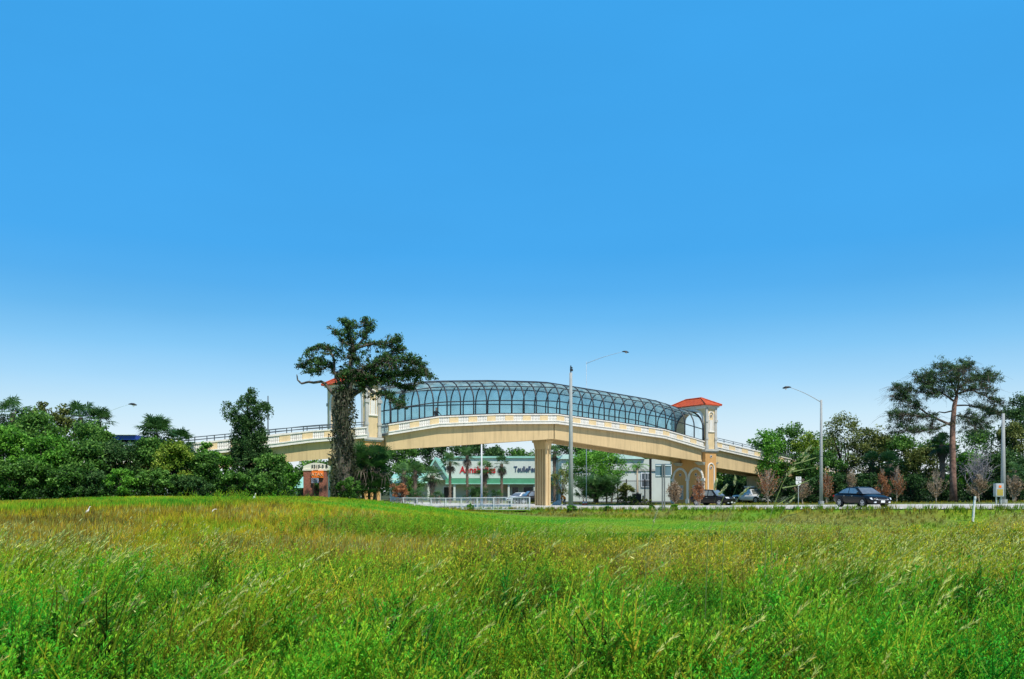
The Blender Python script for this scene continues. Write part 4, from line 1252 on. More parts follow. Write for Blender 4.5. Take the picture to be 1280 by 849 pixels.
# pedestrian on the bridge, leaning with one arm on the parapet
pw = BW(7.55, .95, zb(7.55) + .2)
per = thing('person', 'person in dark clothes walking on the footbridge, one arm out', 'person', pw)
per.rotation_euler = (0, 0, math.atan2(BU.y, BU.x))      # local +x along the bridge, local -y towards the camera
J = {'pelvis': ((0, 0, .93), .15, .115), 'waist': ((0, -.01, 1.07), .135, .10), 'chest': ((.01, -.02, 1.28), .165, .115), 'neckb': ((.015, -.025, 1.42), .09, .075),
     'neck': ((.02, -.035, 1.48), .052, .052), 'headb': ((.03, -.045, 1.55), .075, .085), 'head': ((.035, -.05, 1.63), .083, .098), 'crown': ((.035, -.045, 1.70), .06, .07),
     'shL': ((-.17, -.02, 1.38), .062, .06), 'elL': ((-.25, -.06, 1.12), .046, .046), 'wrL': ((-.20, -.24, 1.0), .032, .03), 'haL': ((-.19, -.31, .985), .042, .02),
     'shR': ((.19, -.02, 1.37), .062, .06), 'elR': ((.38, -.10, 1.17), .046, .046), 'wrR': ((.52, -.22, .97), .032, .03), 'haR': ((.56, -.28, .92), .042, .02),
     'hipL': ((-.09, 0, .86), .10, .10), 'knL': ((-.10, -.06, .48), .065, .065), 'anL': ((-.10, .02, .09), .042, .045), 'toL': ((-.10, -.15, .035), .04, .03),
     'hipR': ((.09, 0, .86), .10, .10), 'knR': ((.12, .0, .48), .065, .065), 'anR': ((.13, .08, .09), .042, .045), 'toR': ((.14, -.09, .035), .04, .03)}
E = [('pelvis', 'waist'), ('waist', 'chest'), ('chest', 'neckb'), ('neckb', 'neck'), ('neck', 'headb'), ('headb', 'head'), ('head', 'crown')]
for s in 'LR': E += [('chest', 'sh' + s), ('sh' + s, 'el' + s), ('el' + s, 'wr' + s), ('wr' + s, 'ha' + s), ('pelvis', 'hip' + s), ('hip' + s, 'kn' + s), ('kn' + s, 'an' + s), ('an' + s, 'to' + s)]
skinned('body', J, E, [M['dark_cloth'], M['skin']], per, lambda c: 1 if (c.z > 1.47 or (c.z < 1.04 and c.y < -.2 and c.z > .85)) else 0)
head_parts((.035, -.05, 1.63), (.2, -1, 0), per)
for s, sd in (('L', (1, 0, 0)), ('R', (-1, .2, 0))): add_fingers(J['wr' + s][0], J['ha' + s][0], per, sd, M['skin'])

# road worker bending forward by the cones
pos = put(710, 107)
pos = put(706, 107)
wk = thing('person', 'road worker in orange vest and dark cap bending down beside the concrete pole', 'person', pos)
wk.rotation_euler = (0, 0, R(215))
J2 = {'pelvis': ((0, 0, .86), .15, .13), 'waist': ((.10, 0, .97), .145, .12), 'chest': ((.28, 0, 1.10), .175, .13), 'neckb': ((.40, 0, 1.16), .09, .08),
      'neck': ((.45, 0, 1.19), .055, .055), 'headb': ((.51, 0, 1.21), .078, .085), 'head': ((.56, 0, 1.235), .085, .098), 'crown': ((.60, 0, 1.28), .06, .07),
      'shL': ((.36, .18, 1.10), .065, .062), 'elL': ((.40, .22, .83), .048, .048), 'wrL': ((.52, .14, .62), .034, .032), 'haL': ((.56, .12, .55), .045, .022),
      'shR': ((.36, -.18, 1.10), .065, .062), 'elR': ((.42, -.22, .83), .048, .048), 'wrR': ((.56, -.14, .62), .034, .032), 'haR': ((.60, -.12, .55), .045, .022),
      'hipL': ((-.02, .10, .80), .105, .105), 'knL': ((.08, .12, .45), .068, .068), 'anL': ((-.02, .12, .09), .045, .048), 'toL': ((.15, .13, .035), .042, .032),
      'hipR': ((-.02, -.10, .80), .105, .105), 'knR': ((.10, -.12, .45), .068, .068), 'anR': ((.02, -.12, .09), .045, .048), 'toR': ((.19, -.13, .035), .042, .032)}
skinned('body', J2, E, [M['work_trousers'], M['orange_vest'], M['skin']], wk, lambda c: 2 if (c.x > .43 and c.z > 1.13) or (c.z < .66 and c.x > .48) else (1 if c.z > .74 else 0))
head_parts((.56, 0, 1.24), (1, 0, -.2), wk, M['dark_cloth'])
for s, sd in (('L', (0, -1, 0)), ('R', (0, 1, 0))): add_fingers(J2['wr' + s][0], J2['ha' + s][0], wk, sd, M['skin'])
d = 104.5; x, y_, z_ = put(696, d)
sb = thing('white_sack', 'pale bulging sack lying on the ground left of the orange worker', 'sack', (x, y_, z_)); sb.scale = (.75, .75, .75)
me = bpy.data.meshes.new('sack_body'); bm = bmesh.new(); bmesh.ops.create_icosphere(bm, subdivisions=3, radius=.5)
for v in bm.verts: v.co = Vector((v.co.x * 1.5 * (1 - .35 * v.co.z), v.co.y * .8, max(-.3, v.co.z * .9 + v.co.x * .35) + .3 + .06 * math.sin(v.co.x * 9) * math.cos(v.co.y * 8)))
bm.to_mesh(me); bm.free(); link('sack_body', me, mat('dusty_white_cloth', (.50, .52, .50), .9, .25, 5), sb, world=False)
Geo().tube([(.55, 0, .72), (.62, 0, .86), (.66, .02, .95)], [.1, .05, .09], 8).build_local('sack_neck', M['white_paint'], sb)

# ---------------------------------------------------------------- white wading birds in the grass
M['feather'] = mat('white_feathers', (.80, .79, .75), .8, .05, 12)
M['bill'] = mat('yellow_bill', (.55, .32, .05), .6)
M['bird_leg'] = mat('dark_bird_leg', (.05, .05, .03), .7)


def bird(px, py, d, rz, pose, label, sc=1.0):
    x = (px - 640) / F * d; z = tzf(x, d)
    r = thing('egret', label, 'bird', (x, d, z), 'white egrets on the grassy rise'); r.rotation_euler = (0, 0, rz); r.scale = (sc,) * 3
    up = pose == 'up'
    Jb = {'pelvis': ((0, 0, .27), .072, .07), 'tail': ((-.09, 0, .15), .03, .02), 'breast': ((.06, 0, .36), .066, .062), 'n1': ((.09, 0, .43), .035, .035),
          'n2': ((.10, 0, .49) if up else (.17, 0, .43), .022, .022), 'n3': ((.13, 0, .56) if up else (.24, 0, .44), .021, .021), 'head': ((.17, 0, .60) if up else (.30, 0, .43), .030, .028), 'face': ((.21, 0, .595) if up else (.34, 0, .415), .017, .017)}
    skinned('body', Jb, [('pelvis', 'tail'), ('pelvis', 'breast'), ('breast', 'n1'), ('n1', 'n2'), ('n2', 'n3'), ('n3', 'head'), ('head', 'face')], [M['feather']], r, lambda c: 0)
    f = Jb['face'][0]
    Geo().tube([f, (f[0] + .09, 0, f[2] - .02)], [.014, .002], 6).build_local('bill', M['bill'], r)
    for s in (-1, 1):
        Geo().tube([(0, s * .035, .24), (-.03, s * .035, .12), (.0, s * .035, 0)], [.012, .008, .008], 6).build_local('leg', M['bird_leg'], r)
        g = Geo(); g.tube([(.05, s * .055, .37), (-.02, s * .07, .28), (-.11, s * .03, .15)], [.02, .052, .012], 8); g.build_local('wing', M['feather'], r)
        Geo().tube([(f[0] - .025, s * .022, f[2] + .012), (f[0] - .025, s * .030, f[2] + .012)], .006, 6).build_local('eye', M['bird_leg'], r)
    return r


bird(109, 650, 36, R(40), 'up', 'white egret standing upright in the gold grass, leftmost of the three', .66)
bird(318, 638, 45, R(70), 'up', 'white egret near the crest in front of the dark conical tree', .62)
bird(266, 660, 37, R(20), 'low', 'white egret with lowered neck between the other two', .5)
# ---------------------------------------------------------------- foliage materials
LM = {
    'bright': leaf_mat('bright_green_leaves', (.010, .045, .006), (.085, .27, .020), (.24, .52, .06)),
    'mid': leaf_mat('mid_green_leaves', (.008, .032, .006), (.062, .18, .022), (.21, .40, .07)),
    'dark': leaf_mat('dark_green_leaves', (.006, .022, .006), (.040, .112, .024), (.14, .26, .07)),
    'olive': leaf_mat('olive_leaves', (.018, .030, .006), (.125, .165, .030), (.33, .36, .10)),
    'gold': leaf_mat('yellow_green_leaves', (.018, .045, .005), (.14, .26, .018), (.38, .46, .06)),
    'rust': leaf_mat('rust_leaves', (.06, .025, .012), (.33, .13, .05), (.58, .27, .12)),
    'tan': leaf_mat('tan_dry_leaves', (.07, .045, .025), (.30, .20, .11), (.58, .46, .30)),
    'palm': leaf_mat('palm_fronds', (.008, .028, .008), (.050, .14, .032), (.20, .36, .11)),
    'dead': leaf_mat('dead_fronds', (.035, .028, .02), (.13, .105, .075), (.34, .29, .22), .1),
    'pine': leaf_mat('pine_needles', (.006, .020, .008), (.042, .105, .030), (.15, .25, .08)),
    'vine': leaf_mat('vine_leaves', (.012, .016, .009), (.075, .085, .045), (.27, .27, .18)),
}
M['bark'] = mat('grey_brown_bark', (.13, .105, .082), .95, .4, 6, .8)
M['bark_pale'] = mat('pale_bark', (.40, .33, .25), .95, .25, 8, .4)
M['bark_red'] = mat('red_plated_pine_bark', (.25, .14, .10), .95, .8, 2.2, 1.0)
M['bark_dark'] = mat('dark_bark', (.035, .027, .02), .95, .4, 6, .7)
M['boots'] = mat('palm_trunk_boots', (.16, .12, .085), .95, .45, 7, .9)


def limb_to(g, a, b, r0, r1, sag=0.0, seg=6, rg=rng, wig=.06):
    a, b = Vector(a), Vector(b); L = (b - a).length; pts = []
    for k in range(5):
        t = k / 4
        p = a.lerp(b, t) + UPV * (sag * L * math.sin(math.pi * t))
        if 0 < k < 4: p += Vector(rg.normal(size=3)) * L * wig * .5
        pts.append(p)
    g.tube(pts, [r0 + (r1 - r0) * k / 4 for k in range(5)], seg)
    return pts


def crown_leaves(rg, clumps, n_each, size, lo=.15, hi=.85, aspect=.55, up=.35, soft=False):
    """clumps: list of (centre, radius, flat, tintshift)"""
    lv = Leaves(); zc = [c[0][2] for c in clumps]; z0, z1 = min(zc), max(zc) + 1e-3
    for c, r, fl, ts in clumps:
        n = max(8, int(n_each * rg.uniform(.75, 1.25)))
        p = clump_points(rg, c, r, n, fl) if not soft else np.asarray(c) + rg.normal(size=(n, 3)) * np.array([r, r, r * fl]) * .55
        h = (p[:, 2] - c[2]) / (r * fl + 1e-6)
        t = lo + (hi - lo) * (.45 + .28 * h) + ts + rg.normal(size=n) * .23 + .10 * ((c[2] - z0) / (z1 - z0) - .5)  # leaf tint rises toward clump and crown tops; highlights and shade put in colour
        s = size * rg.uniform(.65, 1.35, n)
        lv.cards(p, s, s * aspect, np.clip(t, 0, 1), rg, up)
    return lv


def tree(name, label, cat, px, top, wpx, d, style, seed, group=None, base_h=.0, leaf=.24, nclump=26, nleaf=110, shape='round', bark='bark', gap=1.0, flat=.8, tint=0.0, trunk_r=None, spread=1.0, depth=None):
    rg = np.random.default_rng(seed)
    x = (px - 640) / F * d; z0 = tzf(x, d); H = CAMZ - (top - HZ) / F * d - z0; Wd = wpx / F * d
    root = thing(name, label, cat, (x, d, z0), group)
    dep = depth or min(Wd, H) * .75
    lowest = base_h * H
    clumps = []
    for k in range(nclump):
        for _ in range(30):
            u = rg.uniform(-1, 1, 3)
            rr = math.sqrt((u ** 2).sum())
            if shape == 'round' and .35 < rr < 1: break
            if shape == 'bush' and rr < 1 and rr > .3: break
            if shape == 'cone' and math.hypot(u[0], u[1]) < (1 - (u[2] * .5 + .5)) * .95 + .12: break
            if shape == 'vase' and math.hypot(u[0], u[1]) < .3 + .7 * (u[2] * .5 + .5): break
        zz = lowest + (H - lowest) * (u[2] * .5 + .5) * .93
        wid = 1.0
        if shape == 'bush': wid = 1.0 if u[2] < 0 else 1
        r = rg.uniform(.13, .23) * min(Wd, H) * gap
        r = min(r, 1.3)
        c = (x + u[0] * (Wd / 2 - r * .6) * spread, d + u[1] * dep / 2, z0 + min(zz + r * .2, H - r * flat * .9))
        clumps.append((np.array(c), r, flat, rg.uniform(-.16, .16) + tint + (.06 if u[1] < 0 else -.06)))  # front clumps tinted lighter than rear ones, shading carried by the colour
    topz = max(c[2] + r * flat * .85 for c, r, _, _ in clumps); k = (H - lowest * .5) / max(.1, topz - z0 - lowest * .5)
    xr = max(max(c[0] + r * .85 for c, r, _, _ in clumps) - x, .1); xl = max(x - min(c[0] - r * .85 for c, r, _, _ in clumps), .1)
    for q in clumps:
        q[0][2] = z0 + lowest * .5 + (q[0][2] - z0 - lowest * .5) * k
        q[0][0] = x + (q[0][0] - x) * (Wd / 2 / (xr if q[0][0] > x else xl)) * (1.0 if shape != 'bush' else 1.06)
    # extra clumps on the upper outline keep the top full
    for _ in range(nclump // 3):
        a = rg.uniform(0, 2 * math.pi); rr = math.sqrt(rg.random()) * .85; r = rg.uniform(.12, .2) * min(Wd, H) * gap; r = min(r, 1.2)
        hz = math.sqrt(max(0, 1 - rr ** 2)) if shape != 'cone' else 1 - rr
        hz = hz ** .6 * rg.uniform(.80, 1.0)
        zc = z0 + lowest + (H - lowest) * (.45 + .55 * hz) - r * flat
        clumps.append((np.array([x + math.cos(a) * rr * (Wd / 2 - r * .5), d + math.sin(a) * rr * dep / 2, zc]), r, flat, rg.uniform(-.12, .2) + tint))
    lv = crown_leaves(rg, clumps, nleaf, leaf)
    if shape in ('bush',):      # leaves right down to the grass
        n = nleaf * nclump // 6
        p = np.stack([x + rg.uniform(-.5, .5, n) * Wd, d + rg.uniform(-.5, .5, n) * dep, z0 + rg.random(n) ** 1.5 * H * .35], -1)
        s = leaf * rg.uniform(.6, 1.3, n); lv.cards(p, s, s * .55, np.clip(.12 + rg.normal(size=n) * .12, 0, 1), rg, .3)
    lv.build('crown', LM[style], root)
    g = Geo(); tr = trunk_r or max(.05, H * .018)
    fork = Vector((x + rg.normal() * .1, d, z0 + max(lowest, H * .22)))
    g.tube([(x, d, z0 - .25), (x + rg.normal() * .05, d, z0 + (fork.z - z0) * .5), fork], [tr * 1.25, tr, tr * .85], 8)
    for c, r, _, _ in clumps[:min(len(clumps), 16)]:
        limb_to(g, fork, c, tr * .55, .018, .06, 5, rg)
    g.build('trunk', M[bark], root, smooth=True)
    return root


def fan(lv, rg, base, dirv, pet, bl, nb, tint, width=.05, droop=.35):
    """one fan frond: petiole + radiating blades (4-point cards)"""
    base = np.asarray(base, float); dv = np.asarray(dirv, float); dv = dv / np.linalg.norm(dv)
    side = np.cross(dv, [0, 0, 1.0]); L = np.linalg.norm(side); side = side / L if L > 1e-3 else np.array([1.0, 0, 0])
    nrm = np.cross(side, dv)
    tip = base + dv * pet - np.array([0, 0, pet * .06])
    a = np.linspace(-2.0, 2.0, nb) + rg.normal(size=nb) * .05
    bd = np.cos(a)[:, None] * dv + np.sin(a)[:, None] * side + nrm * .12
    ln = bl * (.72 + .28 * np.cos(a * .6)) * rg.uniform(.88, 1.08, nb)
    mid = tip + bd * (ln * .5)[:, None]
    end = tip + bd * ln[:, None]; end[:, 2] -= ln * droop * rg.uniform(.6, 1.3, nb)
    pr = np.cross(bd, nrm); pr /= np.linalg.norm(pr, axis=1)[:, None]
    w = bl * width
    V = np.stack([np.repeat(tip[None], nb, 0), mid + pr * w, end, mid - pr * w], 1)
    lv.quads(V, np.clip(tint + rg.normal(size=nb) * .10 + .1 * dv[2], 0, 1))
    ps = side * .018
    lv.quads(np.stack([base - ps, base + ps, tip + ps * .7, tip - ps * .7])[None], tint * .8)


def palm_head(lv, dead, rg, c, rad, nf, ndead=14, blades=15, tint=.5):
    for k in range(nf):
        az = rg.uniform(0, 2 * math.pi); el = rg.uniform(-.75, 1.35)
        dv = (math.cos(az) * math.cos(el), math.sin(az) * math.cos(el), math.sin(el))
        fan(lv, rg, np.array(c) + np.array(dv) * .08, dv, rad * .5 * rg.uniform(.8, 1.1), rad * .56, blades, tint + .18 * math.sin(el) + rg.normal() * .08)
    for k in range(ndead):
        az = rg.uniform(0, 2 * math.pi); el = rg.uniform(-1.5, -.85)
        dv = (math.cos(az) * math.cos(el), math.sin(az) * math.cos(el), math.sin(el))
        fan(dead, rg, np.array(c) - np.array([0, 0, .15]), dv, rad * .45, rad * .42, 9, .4 + rg.normal() * .15, .05, .7)


def palm(label, px, headpy, radpx, d, seed, group, trunk_px=4.5, nf=30, name='cabbage_palm', base_py=None, tint=.5, ndead=14, boots=True, lean=0):
    rg = np.random.default_rng(seed)
    x = (px - 640) / F * d; z0 = tzf(x, d); c = (x, d, CAMZ - (headpy - HZ) / F * d); rad = radpx / F * d * 1.12
    root = thing(name, label, 'palm tree', (x, d, z0), group)
    lv, dd = Leaves(), Leaves(); palm_head(lv, dd, rg, c, rad, nf, ndead, tint=tint)
    lv.build('crown', LM['palm'], root)
    if ndead: dd.build('dead_skirt', LM['dead'], root)
    tr = trunk_px / F * d / 2; n = 14; H = c[2] - z0; bx = x + lean
    pts = [(bx + (x - bx) * (k / n) ** .7, d, z0 - .2 + (H + .2) * k / n) for k in range(n + 1)]
    g = Geo(); g.tube(pts, [tr * (1.15 if k == 0 else 1) * (1 + .10 * ((k % 2) - .5)) * (1 if k < n - 3 else 1.25) for k in range(n + 1)], 9)
    if boots:
        for k in range(int(H / .16)):
            z = z0 + .3 + k * .16; az = k * 2.4; rr = tr * 1.02
            p = Vector((x + math.cos(az) * rr, d + math.sin(az) * rr, z)); q = p + Vector((math.cos(az) * tr * .6, math.sin(az) * tr * .6, .22))
            g.tube([p, q], [tr * .28, tr * .12], 4)
    g.build('trunk', M['boots'], root)
    return root


def palmetto(name, label, cat, px, top, wpx, d, seed, group=None, nf=46, tint=.35, deadn=18, blades=13):
    """trunkless clump of fan fronds with dry ones hanging inside"""
    rg = np.random.default_rng(seed); x = (px - 640) / F * d; z0 = tzf(x, d); H = CAMZ - (top - HZ) / F * d - z0; Wd = wpx / F * d
    root = thing(name, label, cat, (x, d, z0), group); lv, dd = Leaves(), Leaves()
    for k in range(nf):
        az = rg.uniform(0, 2 * math.pi); el = rg.uniform(.1, 1.45); b0 = np.array([x + rg.uniform(-.33, .33) * Wd, d + rg.uniform(-.3, .3) * Wd * .7, z0 + rg.uniform(.05, .62) * H])
        dv = (math.cos(az) * math.cos(el), math.sin(az) * math.cos(el), math.sin(el))
        r = min(.42 * H, .36 * Wd)
        fan(lv, rg, b0, dv, r * .55, r * .6, blades, tint + .3 * (b0[2] - z0) / H * 1.2 - .1 + rg.normal() * .08, .05, .25)
    for k in range(deadn):
        az = rg.uniform(0, 2 * math.pi); el = rg.uniform(-1.4, -.3); b0 = np.array([x + rg.uniform(-.38, .38) * Wd, d - rg.uniform(0, .35) * Wd * .7, z0 + rg.uniform(.25, .6) * H])
        fan(dd, rg, b0, (math.cos(az) * math.cos(el), math.sin(az) * math.cos(el), math.sin(el)), .3 * H * .3, .3 * H * .42, 7, .35 + rg.normal() * .2, .05, .9)
    lv.build('fronds', LM['palm'], root)
    if deadn: dd.build('dead_fronds', LM['dead'], root)
    g = Geo()
    for k in range(5):
        p = Vector((x + rg.uniform(-.25, .25) * Wd, d + rg.uniform(-.2, .2) * Wd, z0 - .1)); g.tube([p, p + Vector((rg.normal() * .2, rg.normal() * .2, H * .5))], [.12, .08], 6)
    g.build('stem', M['boots'], root)
    return root


# ---------------------------------------------------------------- the tall vine-covered tree
def px_pt(px, py, d, rg, jit=.5):
    v = P(px, py, d); v.y += rg.normal() * jit; return v


def mapped_tree(name, label, cat, d, trunk, limbs, style, seed, clump_px, leaf, nleaf, extra=(), bark='bark', tw=1.0, twigs=0, jit=.6, flat=.75, aspect=.5, along=(.45, 1.0), per=1.0, twig_len=(6, 16), lw=1.0, limb_bark=None):
    rg = np.random.default_rng(seed); bx, by = trunk[0][:2]; b = P(bx, by, d); b.z = tzf(b.x, d)
    root = thing(name, label, cat, b)
    g = Geo(); pts = [P(a, c, d) for a, c, _ in trunk]; pts[0].z = b.z - .3
    g.tube(pts, [w / F * d / 2 for _, _, w in trunk], 12)
    g.build('trunk', M[bark], root, smooth=True)
    clumps = []; g = Geo(); tips = []
    for L, r0, r1, leafy in limbs:
        dep = rg.normal() * jit * 1.6
        pp = []
        for k, (a, c) in enumerate(L):
            v = P(a, c, d + dep * k / max(1, len(L) - 1) * 1.4 + rg.normal() * .1); pp.append(v)
        q = [pp[0]]
        for a, c in zip(pp[:-1], pp[1:]): q += [a.lerp(c, .5) + Vector(rg.normal(size=3)) * .06, c]
        n = len(q); g.tube(q, [(r0 + (r1 - r0) * k / (n - 1)) * lw / F * d / 2 for k in range(n)], 7)
        if not leafy: continue
        tot = sum((c - a).length for a, c in zip(q[:-1], q[1:])); m = max(3, int(tot / (clump_px / F * d) * 1.25 * per))
        for _ in range(m):
            t = rg.uniform(*along) * (n - 1); i = min(int(t), n - 2); p = q[i].lerp(q[i + 1], t - i)
            off = Vector(rg.normal(size=3)) * clump_px / F * d * .9; off.z = abs(off.z) * .7 if rg.random() < .7 else off.z
            c = p + off; clumps.append((np.array(c), clump_px / F * d * rg.uniform(.6, 1.15), flat, rg.uniform(-.15, .15))); tips.append((p, c))
    for ex, ey, rx, ry, n in extra:
        for _ in range(n):
            a = rg.uniform(0, 2 * math.pi); rr = math.sqrt(rg.random()); v = P(ex + math.cos(a) * rr * rx, ey + math.sin(a) * rr * ry, d + rg.normal() * rx / F * d * .45)
            clumps.append((np.array(v), clump_px / F * d * rg.uniform(.6, 1.1), flat, rg.uniform(-.12, .15)))
            near = min(tips, key=lambda t: (t[0] - v).length)[0] if tips else v
            tips.append((near, v))
    for p, c in tips: g.tube([p, p.lerp(c, .5) + Vector(rg.normal(size=3)) * .06, c], [.035 * tw, .022 * tw, .01 * tw], 4)
    for _ in range(twigs):
        p, c = tips[rg.integers(len(tips))]; s = p.lerp(c, rg.random()); l = rg.uniform(*twig_len) / F * d
        dv = Vector(rg.normal(size=3)); dv.z = -abs(dv.z) * .4 + .2; dv.normalize()
        g.tube([s, s + dv * l * .5 + UPV * .05, s + dv * l - UPV * l * .25], [.018 * tw, .012 * tw, .006 * tw], 3, caps=False)
    g.build('limbs', M[limb_bark or bark], root, smooth=True)
    crown_leaves(rg, clumps, nleaf, leaf, aspect=aspect, soft=True).build('crown', LM[style], root)
    return root, rg


BD = 62.0
big, rg = mapped_tree('vine_covered_tree', 'tall gnarled vine-covered tree with sparse crown and a dead limb at left', 'tree', BD,
    [(432, 622, 27), (430, 600, 21), (429, 560, 17), (428, 525, 15), (429, 505, 13), (431, 488, 8)],
    [([(427, 512), (421, 497), (407, 480), (392, 478.5), (377, 479.6), (372, 475), (371, 468.5)], 7, 1.6, False),
     ([(430, 505), (434, 486), (439, 450), (441, 433), (437, 418), (433, 405), (428, 402)], 9, 1.2, True),
     ([(440, 437), (456, 422), (461, 408), (458, 399)], 5, 1.2, True),
     ([(440, 440), (460, 431), (486, 432), (499, 425)], 5, 1, True),
     ([(423, 476), (418, 450), (412, 437), (401, 433), (388, 438)], 5, 1, True),
     ([(430, 500), (424, 478), (412, 456), (392, 452), (374, 460)], 5, 1, True),
     ([(412, 456), (398, 463), (385, 466)], 3, 1, True),
     ([(430, 512), (438, 496), (458, 482), (481, 473), (511, 468), (540, 472)], 9, 1.2, True),
     ([(458, 482), (478, 492), (490, 500), (505, 509)], 5, 1, True),
     ([(431, 505), (440, 478), (455, 459), (477, 452), (508, 449), (527, 457)], 7, 1.2, True),
     ([(477, 452), (492, 440), (503, 438)], 4, 1, True),
     ([(481, 473), (500, 484), (517, 486)], 4, 1, True),
     ([(441, 433), (427, 424), (418, 412)], 3, 1, True)],
    'dark', 21, 3.7, .14, 30, extra=[(500, 456, 37, 15, 130), (482, 470, 30, 12, 60), (521, 470, 20, 9, 44), (462, 444, 22, 17, 44), (391, 450, 17, 18, 40), (452, 411, 22, 11, 30), (487, 429, 15, 9, 24), (425, 440, 16, 14, 16), (501, 503, 7, 9, 12), (470, 497, 14, 5, 8), (445, 425, 16, 14, 24), (446, 468, 20, 10, 44), (430, 483, 12, 8, 18), (455, 484, 12, 7, 14), (474, 470, 14, 9, 22), (436, 452, 12, 12, 16), (440, 469, 17, 6, 70), (458, 472, 12, 7, 24)], twigs=700, jit=.7, bark='bark', lw=.75, per=1.9, along=(.35, 1.0), twig_len=(5, 15))
lv = Leaves(); n = 4600
h = rg.random(n) ** .9; az = rg.uniform(0, 2 * math.pi, n); tb = P(430, 622, BD); z0 = tzf(tb.x, BD)
zt = CAMZ - (485 - HZ) / F * BD
rad = np.interp(h, [0, .2, .5, .8, 1], [.92, .72, .65, .62, .52]) * rg.uniform(.5, 1.25, n) * (1 + .25 * np.sin(az * 3 + h * 9) + .18 * np.sin(az * 2 - h * 31))
pt = np.stack([tb.x - .05 + np.cos(az) * rad, BD + np.sin(az) * rad, z0 + h * (zt - z0)], -1)
s = .19 * rg.uniform(.5, 1.6, n); lv.cards(pt, s, s * .55, np.clip(.30 + .22 * rg.normal(size=n) - .15 * np.cos(az), 0, 1), rg, -.35)  # left side tinted lighter to paint in the trunk's lit edge
# hanging grey strands
n = 1100; h = rg.random(n); az = rg.uniform(0, 2 * math.pi, n); rad = (.86 - .2 * h) * rg.uniform(.75, 1.15, n)
pt = np.stack([tb.x + np.cos(az) * rad, BD + np.sin(az) * rad, z0 + h * (zt - z0)], -1)
lv.cards(pt, .7, .035, np.clip(.75 + .15 * rg.normal(size=n), 0, 1), rg, 0, axis=np.array([[0, 0, 2.2]]))
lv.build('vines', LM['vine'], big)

# ---------------------------------------------------------------- the flat-topped pine on the right
mapped_tree('pine_tree', 'tall flat-topped pine with reddish bare trunk beside the concrete pole', 'tree', 100.0,
    [(1192, 627, 9.4), (1191, 590, 7.8), (1190.5, 555, 7.2), (1191, 530, 6.4), (1193, 507, 5.4), (1196, 495, 4)],
    [([(1188, 531), (1170, 523), (1160, 518), (1146, 507), (1135, 498), (1119, 485)], 4.6, 1, True),
     ([(1163, 520), (1148, 520), (1127, 518), (1111, 520)], 3.2, 1, True),
     ([(1189, 514), (1174, 515), (1162, 519)], 2.6, 1, False),
     ([(1196, 495), (1189, 478), (1180, 466), (1177, 456)], 4, 1, True),
     ([(1196, 495), (1199, 476), (1196, 456)], 4, 1, True),
     ([(1198, 485), (1213, 474), (1230, 471), (1244, 469)], 3.6, 1, True),
     ([(1198, 492), (1220, 487), (1239, 484)], 3.4, 1, True),
     ([(1215, 488), (1232, 495), (1243, 502), (1254, 505)], 2.4, .8, True),
     ([(1194, 503), (1177, 491), (1158, 484), (1146, 471)], 3.6, 1, True),
     ([(1177, 491), (1160, 492), (1148, 490)], 2.4, .8, True),
     ([(1198, 478), (1208, 462), (1216, 455)], 2.6, .8, True),
     ([(1194, 507), (1213, 507), (1236, 512), (1247, 518)], 3, .8, True),
     ([(1192, 520), (1206, 520), (1222, 528), (1232, 538)], 2.6, .8, True),
     ([(1188, 528), (1172, 536), (1150, 540), (1132, 538)], 2.6, .8, True),
     ([(1135, 498), (1122, 500), (1113, 494)], 2.2, .8, True),
     ([(1189, 478), (1172, 474), (1158, 471)], 2.4, .8, True)],
    'pine', 33, 4.4, .30, 44, extra=[(1126, 486, 14, 10, 26), (1120, 522, 12, 9, 18), (1190, 457, 26, 7, 30), (1156, 471, 18, 9, 20), (1238, 474, 14, 9, 18), (1148, 492, 20, 12, 24), (1180, 486, 26, 13, 26), (1236, 495, 12, 12, 16), (1215, 466, 24, 13, 22), (1180, 470, 26, 13, 24), (1226, 516, 22, 12, 20), (1146, 530, 30, 13, 34), (1122, 536, 14, 9, 14), (1215, 532, 24, 15, 34), (1190, 478, 40, 20, 60), (1136, 505, 18, 14, 12)],
    bark='bark_red', limb_bark='bark', tw=.9, twigs=1300, jit=.9, flat=.75, aspect=.2, twig_len=(8, 26), lw=.75, per=1.4, along=(.3, 1.0))

# ---------------------------------------------------------------- conical dark tree behind the left bushes
cd = 60.0; rg = np.random.default_rng(44); cxw = (311 - 640) / F * cd; z0 = tzf(cxw, cd)
ct = thing('cedar_tree', 'dark narrow cedar with ragged top before the left ramp', 'tree', (cxw, cd, z0))
prof = [(488, 5, 312), (496, 15, 311), (505, 28, 309), (515, 31, 308), (524, 26, 306), (533, 19, 309), (545, 22, 311), (560, 26, 312), (580, 36, 313), (600, 42, 313), (618, 40, 314)]
cl = []
for _ in range(460):
    py = 488 + 130 * rg.random() ** .62; hw_ = np.interp(py, [a for a, _, _ in prof], [b for _, b, _ in prof]); cxp = np.interp(py, [a for a, _, _ in prof], [c for _, _, c in prof])
    a = rg.uniform(0, 2 * math.pi); rr = math.sqrt(rg.random()); v = P(cxp + math.cos(a) * rr * hw_ * .92, py, cd); v.y += math.sin(a) * rr * hw_ / F * cd * .8
    cl.append((np.array(v), rg.uniform(.18, .42), 1.1, rg.uniform(-.18, .16)))
crown_leaves(rg, cl, 95, .14, aspect=.45).build('crown', LM['dark'], ct)
g = Geo(); g.tube([(cxw, cd, z0 - .2), P(310, 560, cd), P(309, 500, cd)], [.22, .14, .03], 8)
for c, r, _, _ in cl[:60]: limb_to(g, P(310 , min(612, HZ - (c[2] - CAMZ) / cd * F + 12), cd), c, .04, .01, .05, 4, rg)
g.build('trunk', M['bark_dark'], ct, smooth=True)

